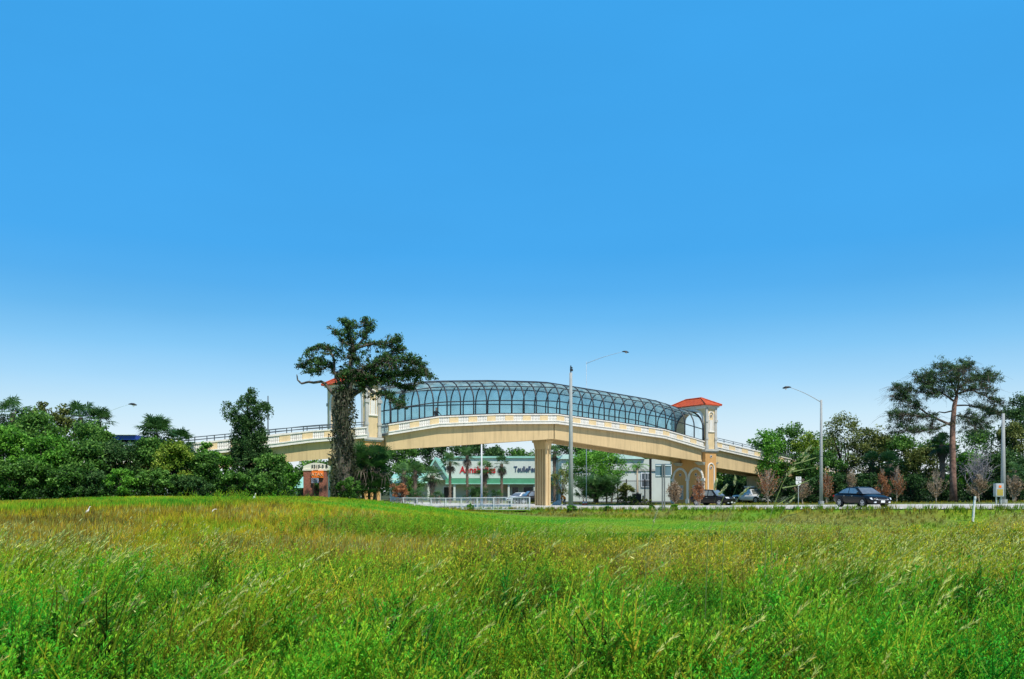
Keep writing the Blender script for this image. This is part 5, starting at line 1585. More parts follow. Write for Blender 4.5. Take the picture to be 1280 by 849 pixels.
# ---------------------------------------------------------------- left thicket
GL = 'bushes of the left thicket'
T = [  # label, px, top, width, d, style, leaf, nclump, nleaf, tint
    ('bright green shrub at the far left edge of the thicket', 8, 528, 62, 54, 'bright', .17, 46, 150, .0),
    ('mid green bush with broad crown under the leftmost palm', 42, 510, 80, 58, 'mid', .17, 52, 160, .05),
    ('leafy light green bush between the two left palms', 60, 540, 66, 54, 'bright', .17, 46, 150, -.04),
    ('olive brown topped bush left of the twin palms', 76, 505, 50, 61, 'olive', .18, 30, 120, -.08),
    ('dark glossy bush low in front of the twin palms', 98, 546, 68, 55, 'mid', .18, 44, 150, .0),
    ('tall mid green bush beneath the twin palms', 112, 526, 68, 59, 'mid', .17, 44, 150, .02),
    ('shadowy dark bush below the blue fascia', 146, 547, 66, 57, 'dark', .17, 46, 140, -.0),
    ('low bright sprig of bush at the thicket foot', 152, 585, 42, 53, 'bright', .16, 22, 110, .05),
    ('rounded green bush below the broad round-headed palm', 187, 545, 66, 58, 'mid', .17, 46, 140, .02),
    ('yellow green sunlit bush before the ramp end', 218, 548, 54, 55, 'gold', .16, 40, 140, -.02),
    ('deep green bush left of the dark cedar', 242, 562, 64, 56, 'mid', .17, 44, 140, -.06),
    ('light green bush at the left foot of the cedar', 266, 562, 54, 58, 'bright', .16, 36, 130, -.10),
    ('dark green bush right of the cedar foot', 338, 564, 50, 58, 'mid', .16, 36, 130, -.02),
    ('thin green bush trailing off toward the brick sign', 358, 576, 34, 62, 'bright', .16, 26, 110, -.05),
    ('low leafy bush hugging the cedar base', 300, 590, 70, 55, 'mid', .15, 36, 120, -.05),
    ('low dark bush at the far left foot', 20, 572, 74, 52.5, 'mid', .17, 38, 130, -.02),
    ('small shadowed bush at the thicket foot below the olive one', 78, 580, 62, 52.5, 'mid', .16, 34, 120, -.08),
    ('small dark bush in the thicket foot below the blue fascia', 122, 588, 54, 53, 'dark', .16, 30, 120, .0),
    ('small green bush at the foot before the ramp', 196, 586, 64, 53.5, 'mid', .16, 34, 120, .0),
    ('small dark bush at the foot left of the cedar', 240, 594, 56, 53.5, 'dark', .15, 30, 120, .05),
]
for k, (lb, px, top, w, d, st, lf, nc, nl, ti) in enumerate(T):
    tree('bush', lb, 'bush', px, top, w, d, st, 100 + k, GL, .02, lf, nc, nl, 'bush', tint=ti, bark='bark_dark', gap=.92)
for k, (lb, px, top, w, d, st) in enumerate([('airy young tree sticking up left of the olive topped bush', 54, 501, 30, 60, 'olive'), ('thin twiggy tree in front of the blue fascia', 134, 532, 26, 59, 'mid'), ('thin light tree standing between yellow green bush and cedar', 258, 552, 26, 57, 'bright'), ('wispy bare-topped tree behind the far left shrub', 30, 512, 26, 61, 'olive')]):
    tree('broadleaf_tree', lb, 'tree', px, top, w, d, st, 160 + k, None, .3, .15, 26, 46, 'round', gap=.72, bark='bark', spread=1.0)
GP = 'cabbage palms rising from the left thicket'
palm('cabbage palm with ragged head at the far left', 16, 516, 23, 60, 201, GP, tint=.42)
palm('cabbage palm with full head, left of the close pair', 101, 522, 24, 62, 202, GP, tint=.45, nf=36)
palm('smaller cabbage palm, right of the close pair', 124, 527, 20, 63, 203, GP, tint=.40)
palm('broad round-headed cabbage palm right of the blue fascia', 195, 542, 27, 66, 204, GP, tint=.38, nf=54)
palm('low cabbage palm between the round-headed one and the ramp rail', 224, 552, 20, 69, 205, GP, tint=.36, nf=40)
palmetto('saw_palmetto', 'large dark palmetto clump right of the vine-covered trunk', 'palmetto', 461, 534, 62, 63, 210, nf=230, tint=.28, deadn=16, blades=15)
tree('bush', 'small green bush at the foot of the vine-covered tree', 'bush', 436, 596, 32, 60.5, 'mid', 211, None, .02, .15, 16, 100, 'bush', gap=.9)

# ---------------------------------------------------------------- around the plaza and the pier
GD = 'palms before the shopping plaza'
palm('slim palm with brown skirt standing before the green gable', 562.5, 577, 13, 124, 220, GD, 3.2, 26, tint=.45, ndead=22)
palm('tall full-headed palm left of the slender white pole', 584, 569, 13, 124, 221, GD, 3.2, 30, tint=.5, ndead=22)
palm('palm with drooping green fronds right of the slender white pole', 605.5, 586, 13, 122, 222, GD, 6, 28, tint=.42, ndead=18)
palm('palm with large dark hanging skirt before the shop lettering', 627, 580, 12, 124, 223, GD, 3.2, 16, tint=.35, ndead=46)
palm('short spreading palm before the plaza left roof', 540, 594, 15, 119, 224, GD, 5, 30, tint=.40)
palm('short pale palm left of the spreading one', 505, 589, 12, 126, 225, GD, 4, 26, tint=.55)
palm('low green palm near the left end of the plaza', 519, 588, 11, 127, 226, GD, 4, 26, tint=.5)
palm('palm with bluish arching fronds right of the pier', 693, 565, 11, 128, 227, GD, 3.5, 22, tint=.6)
palmetto('saw_palmetto', 'dark palmetto clump low before the plaza wall', 'palmetto', 595, 604, 34, 118, 230, nf=50, tint=.25, deadn=8)
palmetto('saw_palmetto', 'dark palmetto clump low behind the railing left part', 'palmetto', 545, 607, 24, 115, 231, nf=40, tint=.25, deadn=8)
palmetto('saw_palmetto', 'small palmetto clump behind the slender white pole', 'palmetto', 620, 608, 20, 117, 232, nf=36, tint=.3, deadn=6)
tree('broadleaf_tree', 'mid green tree in front of the plaza left roof', 'tree', 511, 572, 44, 146, 'mid', 234, None, .12, .3, 34, 110, 'round', gap=.9)
palmetto('saw_palmetto', 'low palmetto clump behind the left end of the railing', 'palmetto', 522, 606, 26, 112, 235, nf=44, tint=.35, deadn=4)
tree('bush', 'rust tinged bush at the left end of the white railing', 'bush', 499, 604, 26, 108, 'rust', 233, None, .02, .2, 18, 90, 'bush', gap=.9)
tree('broadleaf_tree', 'airy light green tree behind the bare concrete pole', 'tree', 743, 560, 90, 123, 'bright', 240, None, .2, .24, 60, 170, 'round', gap=.85, tint=.05)
tree('broadleaf_tree', 'sparse grey leaved tree right of the pier', 'tree', 703, 585, 36, 120, 'olive', 241, None, .2, .2, 26, 46, 'round', gap=.8, tint=.12)
palmetto('saw_palmetto', 'big dark palmetto thicket between the concrete pole and the queen palm', 'palmetto', 746, 590, 70, 114, 242, nf=220, tint=.40, deadn=30, blades=14)
tree('bush', 'brown bush at the right end of the big palmetto thicket', 'bush', 783, 604, 24, 113, 'olive', 243, None, .02, .2, 22, 90, 'bush', gap=.9, tint=-.05)
tree('bush', 'low clipped bush left of the road sign', 'bush', 800, 623, 40, 105, 'olive', 244, None, .02, .16, 24, 80, 'bush', gap=.8, tint=-.08)
for k, (lb, px, w, top, d) in enumerate([('small leafy weed clump at the foot of the bare concrete pole', 715, 18, 630, 67.5), ('small weed clump left of the road sign foot', 815, 10, 630, 64), ('small weed clump right of the road sign foot', 843, 12, 629, 63.5), ('dark weed clump on the bank below the plaza', 588, 12, 628, 74), ('weed clump on the verge between pole and road sign', 760, 14, 631, 66)]):
    tree('weed_clump', lb, 'weed', px, top + 1.5, w * .75, d, 'bright', 250 + k, 'weed clumps on the verge', .02, .10, 14, 60, 'bush', gap=1, tint=.0)

# queen palm
d = 117.0; rg = np.random.default_rng(260); x = (796.5 - 640) / F * d; z0 = tzf(x, d); c = P(796.5, 584, d)
qp = thing('queen_palm', 'slim queen palm with arching feather fronds before the plain white block', 'palm tree', (x, d, z0))
lv = Leaves()
for k in range(15):
    az = rg.uniform(0, 2 * math.pi); el = rg.uniform(.1, 1.2); Lf = 2.0; prev = np.array(c); dv = np.array([math.cos(az) * math.cos(el), math.sin(az) * math.cos(el), math.sin(el)])
    for j in range(12):
        nxt = prev + dv * Lf / 12; dv = dv + np.array([0, 0, -.16]); dv /= np.linalg.norm(dv); sd = np.cross(dv, [0, 0, 1.0]); sd /= np.linalg.norm(sd) + 1e-6
        for s in (-1, 1):
            tip = prev + sd * s * .42 * (1 - abs(j - 5) / 9) + np.array([0, 0, -.22]) + dv * .12
            lv.quads(np.stack([prev, (prev + tip) / 2 + dv * .05, tip, (prev + tip) / 2 - dv * .05])[None], float(np.clip(.5 + rg.normal() * .15, 0, 1)))
        lv.quads(np.stack([prev - sd * .02, prev + sd * .02, nxt + sd * .02, nxt - sd * .02])[None], .4); prev = nxt
lv.build('crown', LM['bright'], qp)
Geo().tube([(x, d, z0 - .2), (x + .02, d, z0 + 1.5), tuple(c)], [.2, .15, .11], 9).build('trunk', M['bark_pale'], qp, smooth=True)

# dormant young trees, one row on the far verge
def dormant(px, top, wpx, d, seed, label, rust):
    rg = np.random.default_rng(seed); x = (px - 640) / F * d; z0 = tzf(x, d); H = CAMZ - (top - HZ) / F * d - z0; W2 = wpx / F * d / 2
    r = thing('dormant_tree', label, 'tree', (x, d, z0), 'young dormant trees along the far verge')
    g = Geo(); P_ = []; lean = rg.normal() * .12; open_ = rg.uniform(.75, 1.5); W2 *= rg.uniform(.8, 1.2); nb_ = int(rg.integers(30, 58)); leafy = rg.uniform(.7, 1.4); hi_ = rg.uniform(.45, .85)
    g.tube([(x, d, z0 - .15), (x + lean * .5, d, z0 + H * .5), (x + lean, d, z0 + H)], [.055, .035, .008], 6)
    if rg.random() < .5: g.tube([(x + .1, d, z0 - .1), (x + .25 * rg.choice([-1, 1]), d, z0 + H * .5), (x + .4 * rg.choice([-1, 1]), d, z0 + H * .9)], [.04, .028, .006], 6)
    for k in range(nb_):
        t = rg.uniform(.12, .92); az = rg.uniform(0, 2 * math.pi); l = W2 * (1.08 - t) * rg.uniform(.7, 1.15)
        a = Vector((x, d, z0 + H * t)); b = a + Vector((math.cos(az) * l, math.sin(az) * l, l * rg.uniform(.7, 1.5) * open_)); b.z = min(b.z, z0 + H * 1.02)
        m = a.lerp(b, .5) + Vector((math.cos(az), math.sin(az), -.3)) * l * .12
        g.tube([a, m, b], [.02, .014, .005], 4, caps=False)
        for _ in range(3):
            s = a.lerp(b, rg.uniform(.3, .9)); e = s + Vector((rg.normal() * .12, rg.normal() * .12, rg.uniform(.1, .35))); g.tube([s, e], [.010, .004], 3, caps=False)
        P_.append((a, m, b, t))
    g.build('trunk', M['bark_pale'], r)
    pts = []
    for a, m, b, t in P_:
        n = int(46 * (1.25 - t) * leafy * (1 if t < hi_ else .2)); tt = rg.uniform(.15, 1, n)
        for q in tt: pts.append(np.array(a.lerp(b, q)) + rg.normal(size=3) * .09)
    pts = np.array(pts); s = .15 * rg.uniform(.6, 1.4, len(pts))
    Leaves().cards(pts, s, s * .5, np.clip(.5 + .22 * rg.normal(size=len(pts)), 0, 1), rg, -.2).build('dry_leaves', LM['rust' if rust else 'tan'], r)


for k, a in enumerate([(843, 600, 24, 88, 'tan dormant tree before the left blind arch of the tower', 0), (873, 594, 26, 88, 'rusty dormant tree before the right blind arch of the tower', 1),
                       (960, 588, 30, 92, 'reddish dormant tree between the white pickup and the route plates', 1), (1003, 599, 24, 93, 'tan dormant tree just behind the route plates', 0),
                       (1033, 588, 26, 92, 'rusty leafy dormant tree at the foot of the street lamp', 1), (1064, 584, 24, 91, 'pale tan dormant tree behind the roof of the dark sedan', 0),
                       (1103, 586, 26, 89, 'rust coloured dormant tree, left of the close pair right of the sedan', 1), (1121, 584, 24, 89.5, 'rust coloured dormant tree, right of the close pair right of the sedan', 1),
                       (1170, 588, 28, 87, 'tan dormant tree left of the pine trunk', 0), (1224, 592, 26, 86, 'grey tan dormant tree between pine and right concrete pole', 0), (1266, 594, 24, 84, 'tan dormant tree at the right edge', 0)]):
    dormant(a[0], a[1], a[2], a[3], 300 + k, a[4], a[5])

# ---------------------------------------------------------------- right-hand woods edge
GR = 'trees behind the far verge'
W_ = [
    ('fresh green tree at the right end of the ramp', 958, 536, 58, 112, 'bright', 42, 130, .0, .08),
    ('mid green tree with loose top left of the street lamp', 990, 527, 60, 116, 'mid', 44, 120, .05, .08),
    ('yellow green tree directly left of the street lamp', 1008, 541, 52, 110, 'gold', 38, 120, -.05, .08),
    ('tall airy olive tree right of the street lamp', 1056, 514, 62, 118, 'olive', 50, 62, .05, .2),
    ('golden olive tree between the airy one and the pine', 1086, 531, 62, 113, 'olive', 44, 120, -.05, .08),
    ('dark tree under the street lamp behind the route plates', 1025, 560, 74, 104, 'mid', 44, 120, -.12, .02),
    ('dark green tree under the left limb of the pine', 1124, 539, 60, 112, 'mid', 44, 120, -.02, .05),
    ('mid green tree filling in behind the stout cabbage palm', 1172, 545, 64, 119, 'mid', 44, 120, -.06, .03),
    ('olive tree set back behind the rust coloured pair', 1104, 540, 60, 121, 'olive', 44, 120, -.02, .03),
    ('mid green tree set back behind the street lamp', 1032, 538, 70, 124, 'mid', 44, 120, -.02, .03),
    ('brown green tree left of the pine trunk', 1150, 556, 54, 110, 'olive', 38, 110, -.12, .05),
    ('bright green bushy tree just right of the pine trunk', 1211, 562, 50, 106, 'bright', 38, 120, .0, .03),
    ('mid green tree behind the grey bare shrub', 1228, 530, 74, 117, 'mid', 46, 120, .0, .04),
    ('tall dark tree at the right edge of the woods', 1276, 489, 60, 114, 'dark', 50, 120, .02, .1),
    ('olive green tree in front of the tall dark edge tree', 1266, 526, 52, 107, 'olive', 40, 120, -.08, .05),
    ('deep shaded tree beyond the right concrete pole', 1254, 560, 60, 104, 'dark', 40, 120, -.06, .02),
    ('dark low tree behind the white pickup', 935, 578, 56, 121, 'dark', 36, 120, .0, .03),
]
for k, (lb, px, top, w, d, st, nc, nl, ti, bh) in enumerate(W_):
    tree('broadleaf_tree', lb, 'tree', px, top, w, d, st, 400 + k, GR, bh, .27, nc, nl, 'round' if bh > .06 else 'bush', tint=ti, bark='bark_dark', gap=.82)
U_ = [(925, 600, 54, 117, 'below the ramp end'), (975, 596, 54, 103, 'left of the route plates'), (1012, 597, 50, 100, 'right of the route plates'), (1050, 590, 58, 101, 'behind the sedan boot'), (1085, 590, 54, 101, 'behind the sedan bonnet'), (1138, 592, 60, 100, 'below the left limb of the pine'), (1182, 598, 46, 103, 'behind the pine trunk'), (1232, 600, 50, 98, 'left of the cabinet'), (1272, 596, 50, 96, 'at the right edge below the olive tree')]
for k, (px, top, w, d, lb) in enumerate(U_):
    tree('bush', 'nearly black understorey bush ' + lb, 'bush', px, top, w, d, 'dark', 430 + k, 'dark understorey bushes', .01, .22, 30, 90, 'bush', tint=-.2, bark='bark_dark', gap=.9)
palm('cabbage palm with stout trunk left of the pine', 1178, 556, 18, 104, 450, 'palms in the right woods', 6, 34, tint=.42)
palm('low fan palm left of the stout trunked one', 1112, 580, 19, 102, 451, 'palms in the right woods', 5, 34, tint=.5)
palm('low fan palm behind the rust coloured pair', 1090, 577, 15, 103, 452, 'palms in the right woods', 5, 30, tint=.4)
palm('small fan palm right of the concrete pole', 1268, 588, 12, 95, 453, 'palms in the right woods', 4, 26, tint=.55)
# bare grey shrub
d = 103.0; rg = np.random.default_rng(460); x = (1222 - 640) / F * d; z0 = tzf(x, d)
bs = thing('bare_shrub', 'leafless grey shrub with a dome of fine twigs right of the pine', 'shrub', (x, d, z0)); g = Geo()
for k in range(26):
    tip = P(1222 + rg.normal() * 11, 574 + rg.normal() * 8, d); tip.y += rg.normal() * 1.2
    pts = limb_to(g, (x + rg.normal() * .2, d, z0 + .2), tip, .06, .02, .1, 5, rg)
    for _ in range(14):
        s = pts[2].lerp(pts[4], rg.random()); e = s + Vector(rg.normal(size=3)) * .55; e.z += .2
        g.tube([s, s.lerp(e, .5) + Vector((0, 0, .08)), e], [.02, .015, .008], 3, caps=False)
g.build('twigs', mat('silver_grey_twigs', (.34, .32, .32), .95, .2, 6), bs)

# ---------------------------------------------------------------- trees beyond the plaza
GB = 'dark trees beyond the plaza'
for k, (px, top, w, d, lb, st) in enumerate([(500, 552, 56, 176, 'behind the left roof of the plaza', 'mid'), (545, 548, 66, 182, 'right behind the green gable', 'dark'), (590, 544, 60, 185, 'behind the slender white pole', 'dark'), (618, 556, 34, 180, 'showing left of the low gap of sky', 'dark'), (655, 559, 58, 184, 'with low rounded crown left of the pier', 'mid'), (715, 548, 60, 178, 'just right of the pier', 'dark'), (760, 551, 60, 186, 'above the grey green roof', 'dark'), (815, 556, 60, 175, 'behind the road sign', 'mid'), (395, 573, 60, 125, 'behind the brick sign', 'mid'), (352, 583, 40, 112, 'seen under the left ramp', 'bright'), (440, 560, 60, 170, 'behind the vine-covered trunk', 'dark'), (905, 572, 50, 140, 'below the right ramp', 'mid')]):
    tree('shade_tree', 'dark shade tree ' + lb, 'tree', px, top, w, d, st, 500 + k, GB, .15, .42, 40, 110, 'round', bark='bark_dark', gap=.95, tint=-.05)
# far wood all round, reads as one mass
lv = Leaves(); rg = np.random.default_rng(600); n = 60000
a = rg.uniform(-1.15, 1.15, n); dist = 285 + rg.uniform(0, 22, n); X = np.sin(a) * dist; Y = np.cos(a) * dist
top = 4.2 + 4.5 * fbm(a * 100, a * 0 + 3, 5.0, 41) + 1.5 * vnoise(a * 400, a * 0, 2.0, 43); Zf = -.5 + top * rg.random(n) ** .7
lv.cards(np.stack([X, Y, Zf], -1), 1.3, .8, np.clip(.25 + .35 * Zf / 9 + .12 * rg.normal(size=n), 0, 1), rg, .2)
tag(lv.build('woods', LM['dark']), kind='stuff')
# ---------------------------------------------------------------- plants of the field
FM = field_mat('field_plants', STOPS, .35)


class Field:
    """many plants copied from a few prototypes into one mesh"""
    def __init__(s): s.V = []; s.T = []; s.H = []

    def scatter(s, protos, X, Y, yaw, sc, leanx, leany, tint, hue, rg, zoff=0):
        Zg = tz(X, Y) + zoff; which = rg.integers(0, len(protos), len(X))
        for k, (pv, pt, ph) in enumerate(protos):
            m = which == k
            if not m.any(): continue
            c, si = np.cos(yaw[m]), np.sin(yaw[m]); S = sc[m]
            vx, vy, vz = pv[..., 0], pv[..., 1], pv[..., 2]
            ax = (c[:, None, None] * vx - si[:, None, None] * vy) * S[:, None, None]
            ay = (si[:, None, None] * vx + c[:, None, None] * vy) * S[:, None, None]
            az = vz[None] * S[:, None, None]
            q = az ** 1.5
            ax = ax + leanx[m][:, None, None] * q + X[m][:, None, None]; ay = ay + leany[m][:, None, None] * q + Y[m][:, None, None]
            az = az + Zg[m][:, None, None]
            s.V.append(np.stack([ax, ay, az], -1).reshape(-1, 4, 3).astype(np.float32))
            s.T.append(np.clip(pt[None] + tint[m][:, None], .10, 1).ravel().astype(np.float32))
            s.H.append(np.clip(ph[None] + hue[m][:, None], 0, 1).ravel().astype(np.float32))

    def build(s, name):
        V = np.concatenate(s.V); n = len(V); Fq = np.arange(4 * n, dtype=np.int32).reshape(n, 4)
        o = np_mesh(name, V.reshape(-1, 3), Fq, FM, None, {'tint': np.repeat(np.concatenate(s.T), 4), 'hue': np.repeat(np.concatenate(s.H), 4)})
        return tag(o, kind='stuff')


def leafy_proto(rg, nb, nl, ls, lw):
    """upright weed: stem, side shoots, lance leaves; unit height"""
    V = []; T = []; H = []
    def leaf(b, dv, L, w, t, h):
        dv = dv / np.linalg.norm(dv); sd = np.cross(dv, rg.normal(size=3)); sd /= np.linalg.norm(sd)
        m = b + dv * L * .5 + np.array([0, 0, L * .08]); e = b + dv * L - np.array([0, 0, L * .12])
        V.append([b, m + sd * w, e, m - sd * w]); T.append(t); H.append(h)
    def stem(a, b, w):
        sd = np.array([w, 0, 0]); V.append([a - sd, a + sd, b + sd * .5, b - sd * .5]); T.append(.36); H.append(.3)
    shoots = [(np.zeros(3), np.array([rg.normal() * .05, rg.normal() * .05, 1.0]))]
    for k in range(nb):
        z = rg.uniform(.25, .8); az = rg.uniform(0, 6.28); l = rg.uniform(.18, .42) * (1.15 - z * .5)
        shoots.append((np.array([0, 0, z * .95]), np.array([math.cos(az) * l * .75, math.sin(az) * l * .75, min(1.05, z + l * .8)])))
    for i, (a, b) in enumerate(shoots):
        stem(a, b, .006)
        n = nl if i else int(nl * 1.6)
        for k in range(n):
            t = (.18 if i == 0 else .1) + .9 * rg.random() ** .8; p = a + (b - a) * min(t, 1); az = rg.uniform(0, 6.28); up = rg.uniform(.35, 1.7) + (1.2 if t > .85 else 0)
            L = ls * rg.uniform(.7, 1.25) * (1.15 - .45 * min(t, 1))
            leaf(p, np.array([math.cos(az), math.sin(az), up]), L, L * lw, .04 + .66 * max(p[2], 0) ** 1.3 + .36 * (t > .78) + rg.normal() * .13, .0 + .11 * (t > .80) + rg.normal() * .04)  # low leaves tinted dark, painting the shaded gaps between plants into the colour
    return np.array(V), np.array(T), np.array(H)


def seed_proto(rg, nblade, nseed, plume=.16, sw=.010, tidy=.22):
    """grass with bent stalk and a pale seed plume leaning to +x"""
    V = []; T = []; H = []
    for k in range(nblade):
        az = rg.uniform(0, 6.28); l = rg.uniform(.35, .75); dv = np.array([math.cos(az) * .35, math.sin(az) * .35, 1.0]); dv /= np.linalg.norm(dv)
        m = dv * l * .6; e = dv * l + np.array([math.cos(az), math.sin(az), -.2]) * l * .3; sd = np.array([-math.sin(az), math.cos(az), 0]) * .008
        V += [[np.zeros(3) - sd, np.zeros(3) + sd, m + sd, m - sd], [m - sd, m + sd, e, e]]; T += [.35, .5]; H += [.25, .3]
    z = .92; top = np.array([.10, rg.normal() * .03, z]); md = np.array([.02, 0, z * .55]); sd = np.array([0, 1, 0]) * .004 + np.array([.003, 0, 0])
    V += [[np.zeros(3) - sd, np.zeros(3) + sd, md + sd, md - sd], [md - sd, md + sd, top + sd, top - sd]]; T += [.45, .55]; H += [.5, .56]
    ax = np.array([.62, rg.normal() * .2, .80]); ax /= np.linalg.norm(ax)
    for k in range(nseed):
        t = (k + rg.random()) / nseed; p = top + ax * plume * (t - .15) + np.array([0, 0, -.02 * t * t]) + rg.normal(size=3) * sw * .6
        dv = ax * .7 + rg.normal(size=3) * tidy; dv /= np.linalg.norm(dv); s = np.cross(dv, rg.normal(size=3)); s /= np.linalg.norm(s); L = plume * .30 * rg.uniform(.7, 1.3)
        V.append([p, p + dv * L * .5 + s * sw, p + dv * L, p + dv * L * .5 - s * sw]); T.append(.78 + rg.normal() * .2); H.append(.92 + rg.normal() * .06)
    return np.array(V), np.array(T), np.array(H)


def tuft_proto(rg, nb, w, spread=.45):
    V = []; T = []; H = []
    for k in range(nb):
        az = rg.uniform(0, 6.28); r = rg.random() * .25; b = np.array([math.cos(az) * r, math.sin(az) * r, 0]); l = rg.uniform(.55, 1.05)
        dv = np.array([math.cos(az) * spread * rg.random() + .12, math.sin(az) * spread * rg.random(), 1.0]); dv /= np.linalg.norm(dv)
        e = b + dv * l; m = b + dv * l * .5 - np.array([0, 0, 0]); a2 = rg.uniform(0, 6.28); sd = np.array([math.cos(a2), math.sin(a2), 0]) * w
        V.append([b - sd * .6, m - sd, e, m + sd]); T.append(.45 + rg.normal() * .15); H.append(rg.normal() * .05)
    return np.array(V), np.array(T), np.array(H)


rg = np.random.default_rng(900)


def wedge(n, d0, d1, k=.80, pad=3.2, pw=2.0):
    """points of a fan in front of the camera, a little wider than the view"""
    d = (d0 ** pw + (d1 ** pw - d0 ** pw) * rg.random(n)) ** (1 / pw)
    return rg.uniform(-1, 1, n) * (d * k + pad), d


def weed_edge(X, Y):
    r = X / np.maximum(Y, .1)
    return np.interp(r, [-.7, -.35, -.1, .05, .3, .7], [15, 15.5, 17, 24, 27, 26]) + 5 * (fbm(X, Y, 4, 61) - .5)


def common(X, Y, smin, smax):
    n = len(X); hs = .74 + .50 * (fbm(X, Y, 4.5, 71) - .5) + .75 * (vnoise(X, Y, .55, 73) - .5) * (1 - .5 * sstep(10, 20, Y))
    sc = np.clip(hs, .30, 1.2) * rg.uniform(smin, smax, n)
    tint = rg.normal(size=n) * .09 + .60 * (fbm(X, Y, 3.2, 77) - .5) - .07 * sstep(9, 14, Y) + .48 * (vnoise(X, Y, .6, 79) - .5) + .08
    return rg.uniform(0, 6.28, n), sc, .10 + rg.normal(size=n) * .07, rg.normal(size=n) * .07, tint, field_hue(X, Y) + rg.normal(size=n) * .075


near = [leafy_proto(rg, 9, 34, .044, .10) for _ in range(5)] + [leafy_proto(rg, 11, 36, .032, .15) for _ in range(7)]
midp = [leafy_proto(rg, 8, 19, .050, .11) for _ in range(9)]
farp = [leafy_proto(rg, 5, 8, .10, .11) for _ in range(8)]
fl = Field()
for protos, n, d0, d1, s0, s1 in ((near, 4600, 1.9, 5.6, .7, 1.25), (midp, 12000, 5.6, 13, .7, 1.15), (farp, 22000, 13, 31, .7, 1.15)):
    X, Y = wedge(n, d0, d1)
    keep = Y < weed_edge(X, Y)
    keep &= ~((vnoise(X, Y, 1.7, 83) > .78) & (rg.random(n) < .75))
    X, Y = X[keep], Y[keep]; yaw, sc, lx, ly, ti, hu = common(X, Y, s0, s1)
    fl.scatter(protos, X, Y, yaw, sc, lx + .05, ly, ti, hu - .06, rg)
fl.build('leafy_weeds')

sn = [seed_proto(rg, 6, 30, .12, .0030) for _ in range(6)]; sm = [seed_proto(rg, 3, 12, .13, .0040) for _ in range(5)]; sf = [seed_proto(rg, 2, 6, .15, .0068) for _ in range(4)]
fl = Field()
for protos, n, d0, d1 in ((sn, 1000, 2.6, 7), (sm, 17000, 7, 15), (sf, 29000, 15, 34)):
    X, Y = wedge(n, d0, d1); pr = .06 + 1.7 * (fbm(X, Y, 3.6, 91) - .36); keep = (rg.random(n) < pr) & (Y < weed_edge(X, Y) + 3.5)
    X, Y = X[keep], Y[keep]; yaw, sc, lx, ly, ti, hu = common(X, Y, 1.0, 1.32)
    yaw = rg.normal(size=len(X)) * .5
    fl.scatter(protos, X, Y, yaw, sc * 1.02, lx + .08, ly, ti * .6 + .08, (hu - .4) * .15, rg)
fl.build('seeding_grass')

# middle distance: gold and green grass on the rise, mown verge, road bank
tf = [tuft_proto(rg, 9, .035) for _ in range(6)]
fl = Field()
n = 74000; X, Y = wedge(n, 12, 62, .85, 4, 1.6)
s_, o_ = road_so(X, Y); keep = (Y > weed_edge(X, Y) - 4) & (o_ < -18.3)
X, Y = X[keep], Y[keep]; n = len(X); r = X / Y
lawn = sstep(30, 40, Y) * sstep(-.10, .05, r)
goldz = sstep(17, 25, Y) * (1 - sstep(62, 75, Y)) * (1 - sstep(-.13, .06, r))
hgt = (.34 + .25 * (fbm(X, Y, 3, 95) - .5)) * (1 - .72 * lawn) * (1 - .62 * sstep(38, 47, Y))
ti = .16 * goldz + rg.normal(size=n) * .13 + .5 * (fbm(X, Y, 5, 97) - .5) + .35 * (fbm(X, Y, 1.3, 99) - .5)
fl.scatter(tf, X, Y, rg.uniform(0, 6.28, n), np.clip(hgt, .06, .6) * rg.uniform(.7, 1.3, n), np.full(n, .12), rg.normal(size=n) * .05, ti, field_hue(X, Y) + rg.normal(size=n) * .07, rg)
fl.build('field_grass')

fl = Field(); n = 16000
S = rg.uniform(-75, 75, n); O = np.where(rg.random(n) < .72, rg.uniform(-21, -14.9, n), rg.uniform(14.9, 24, n)); X, Y = road_xy(S, O)
keep = (Y > 20) & ~((O < -16.2) & (O > -18.4) & (S < 14)) & ~((O > 20) & (S < -8)); X, Y, O = X[keep], Y[keep], O[keep]; n = len(X)
hu = np.where(O < 0, .25 + .5 * fbm(X, Y, 2.5, 101), .5 + .3 * fbm(X, Y, 3, 103))
brn = (O < -16.5) & (fbm(X, Y, 3, 31) > .52); hu = np.where(brn, hu + .35, hu)
fl.scatter(tf, X, Y, rg.uniform(0, 6.28, n), rg.uniform(.10, .30, n) * np.where((O < -14.8) & (O > -17.5), 1.55, 1), np.full(n, .1), rg.normal(size=n) * .05, rg.normal(size=n) * .15 - .05, hu + rg.normal(size=n) * .06, rg)
fl.build('verge_grass')

# taller bright patch of weeds in the middle of the field
fl = Field(); n = 1500
X = rg.normal(size=n) * 2.5 - 2.7; Y = 32.5 + rg.normal(size=n) * 2.8
X2, Y2 = rg.normal(size=130) * 1.5 - 12.5, 41 + rg.normal(size=130) * 1.2; X = np.concatenate([X, X2]); Y = np.concatenate([Y, Y2]); n = len(X)
fl.scatter(farp, X, Y, rg.uniform(0, 6.28, n), rg.uniform(.35, .8, n), np.full(n, .1), rg.normal(size=n) * .05, rg.normal(size=n) * .16 + .08, np.full(n, .30) + rg.normal(size=n) * .08, rg)
fl.build('weed_patch')

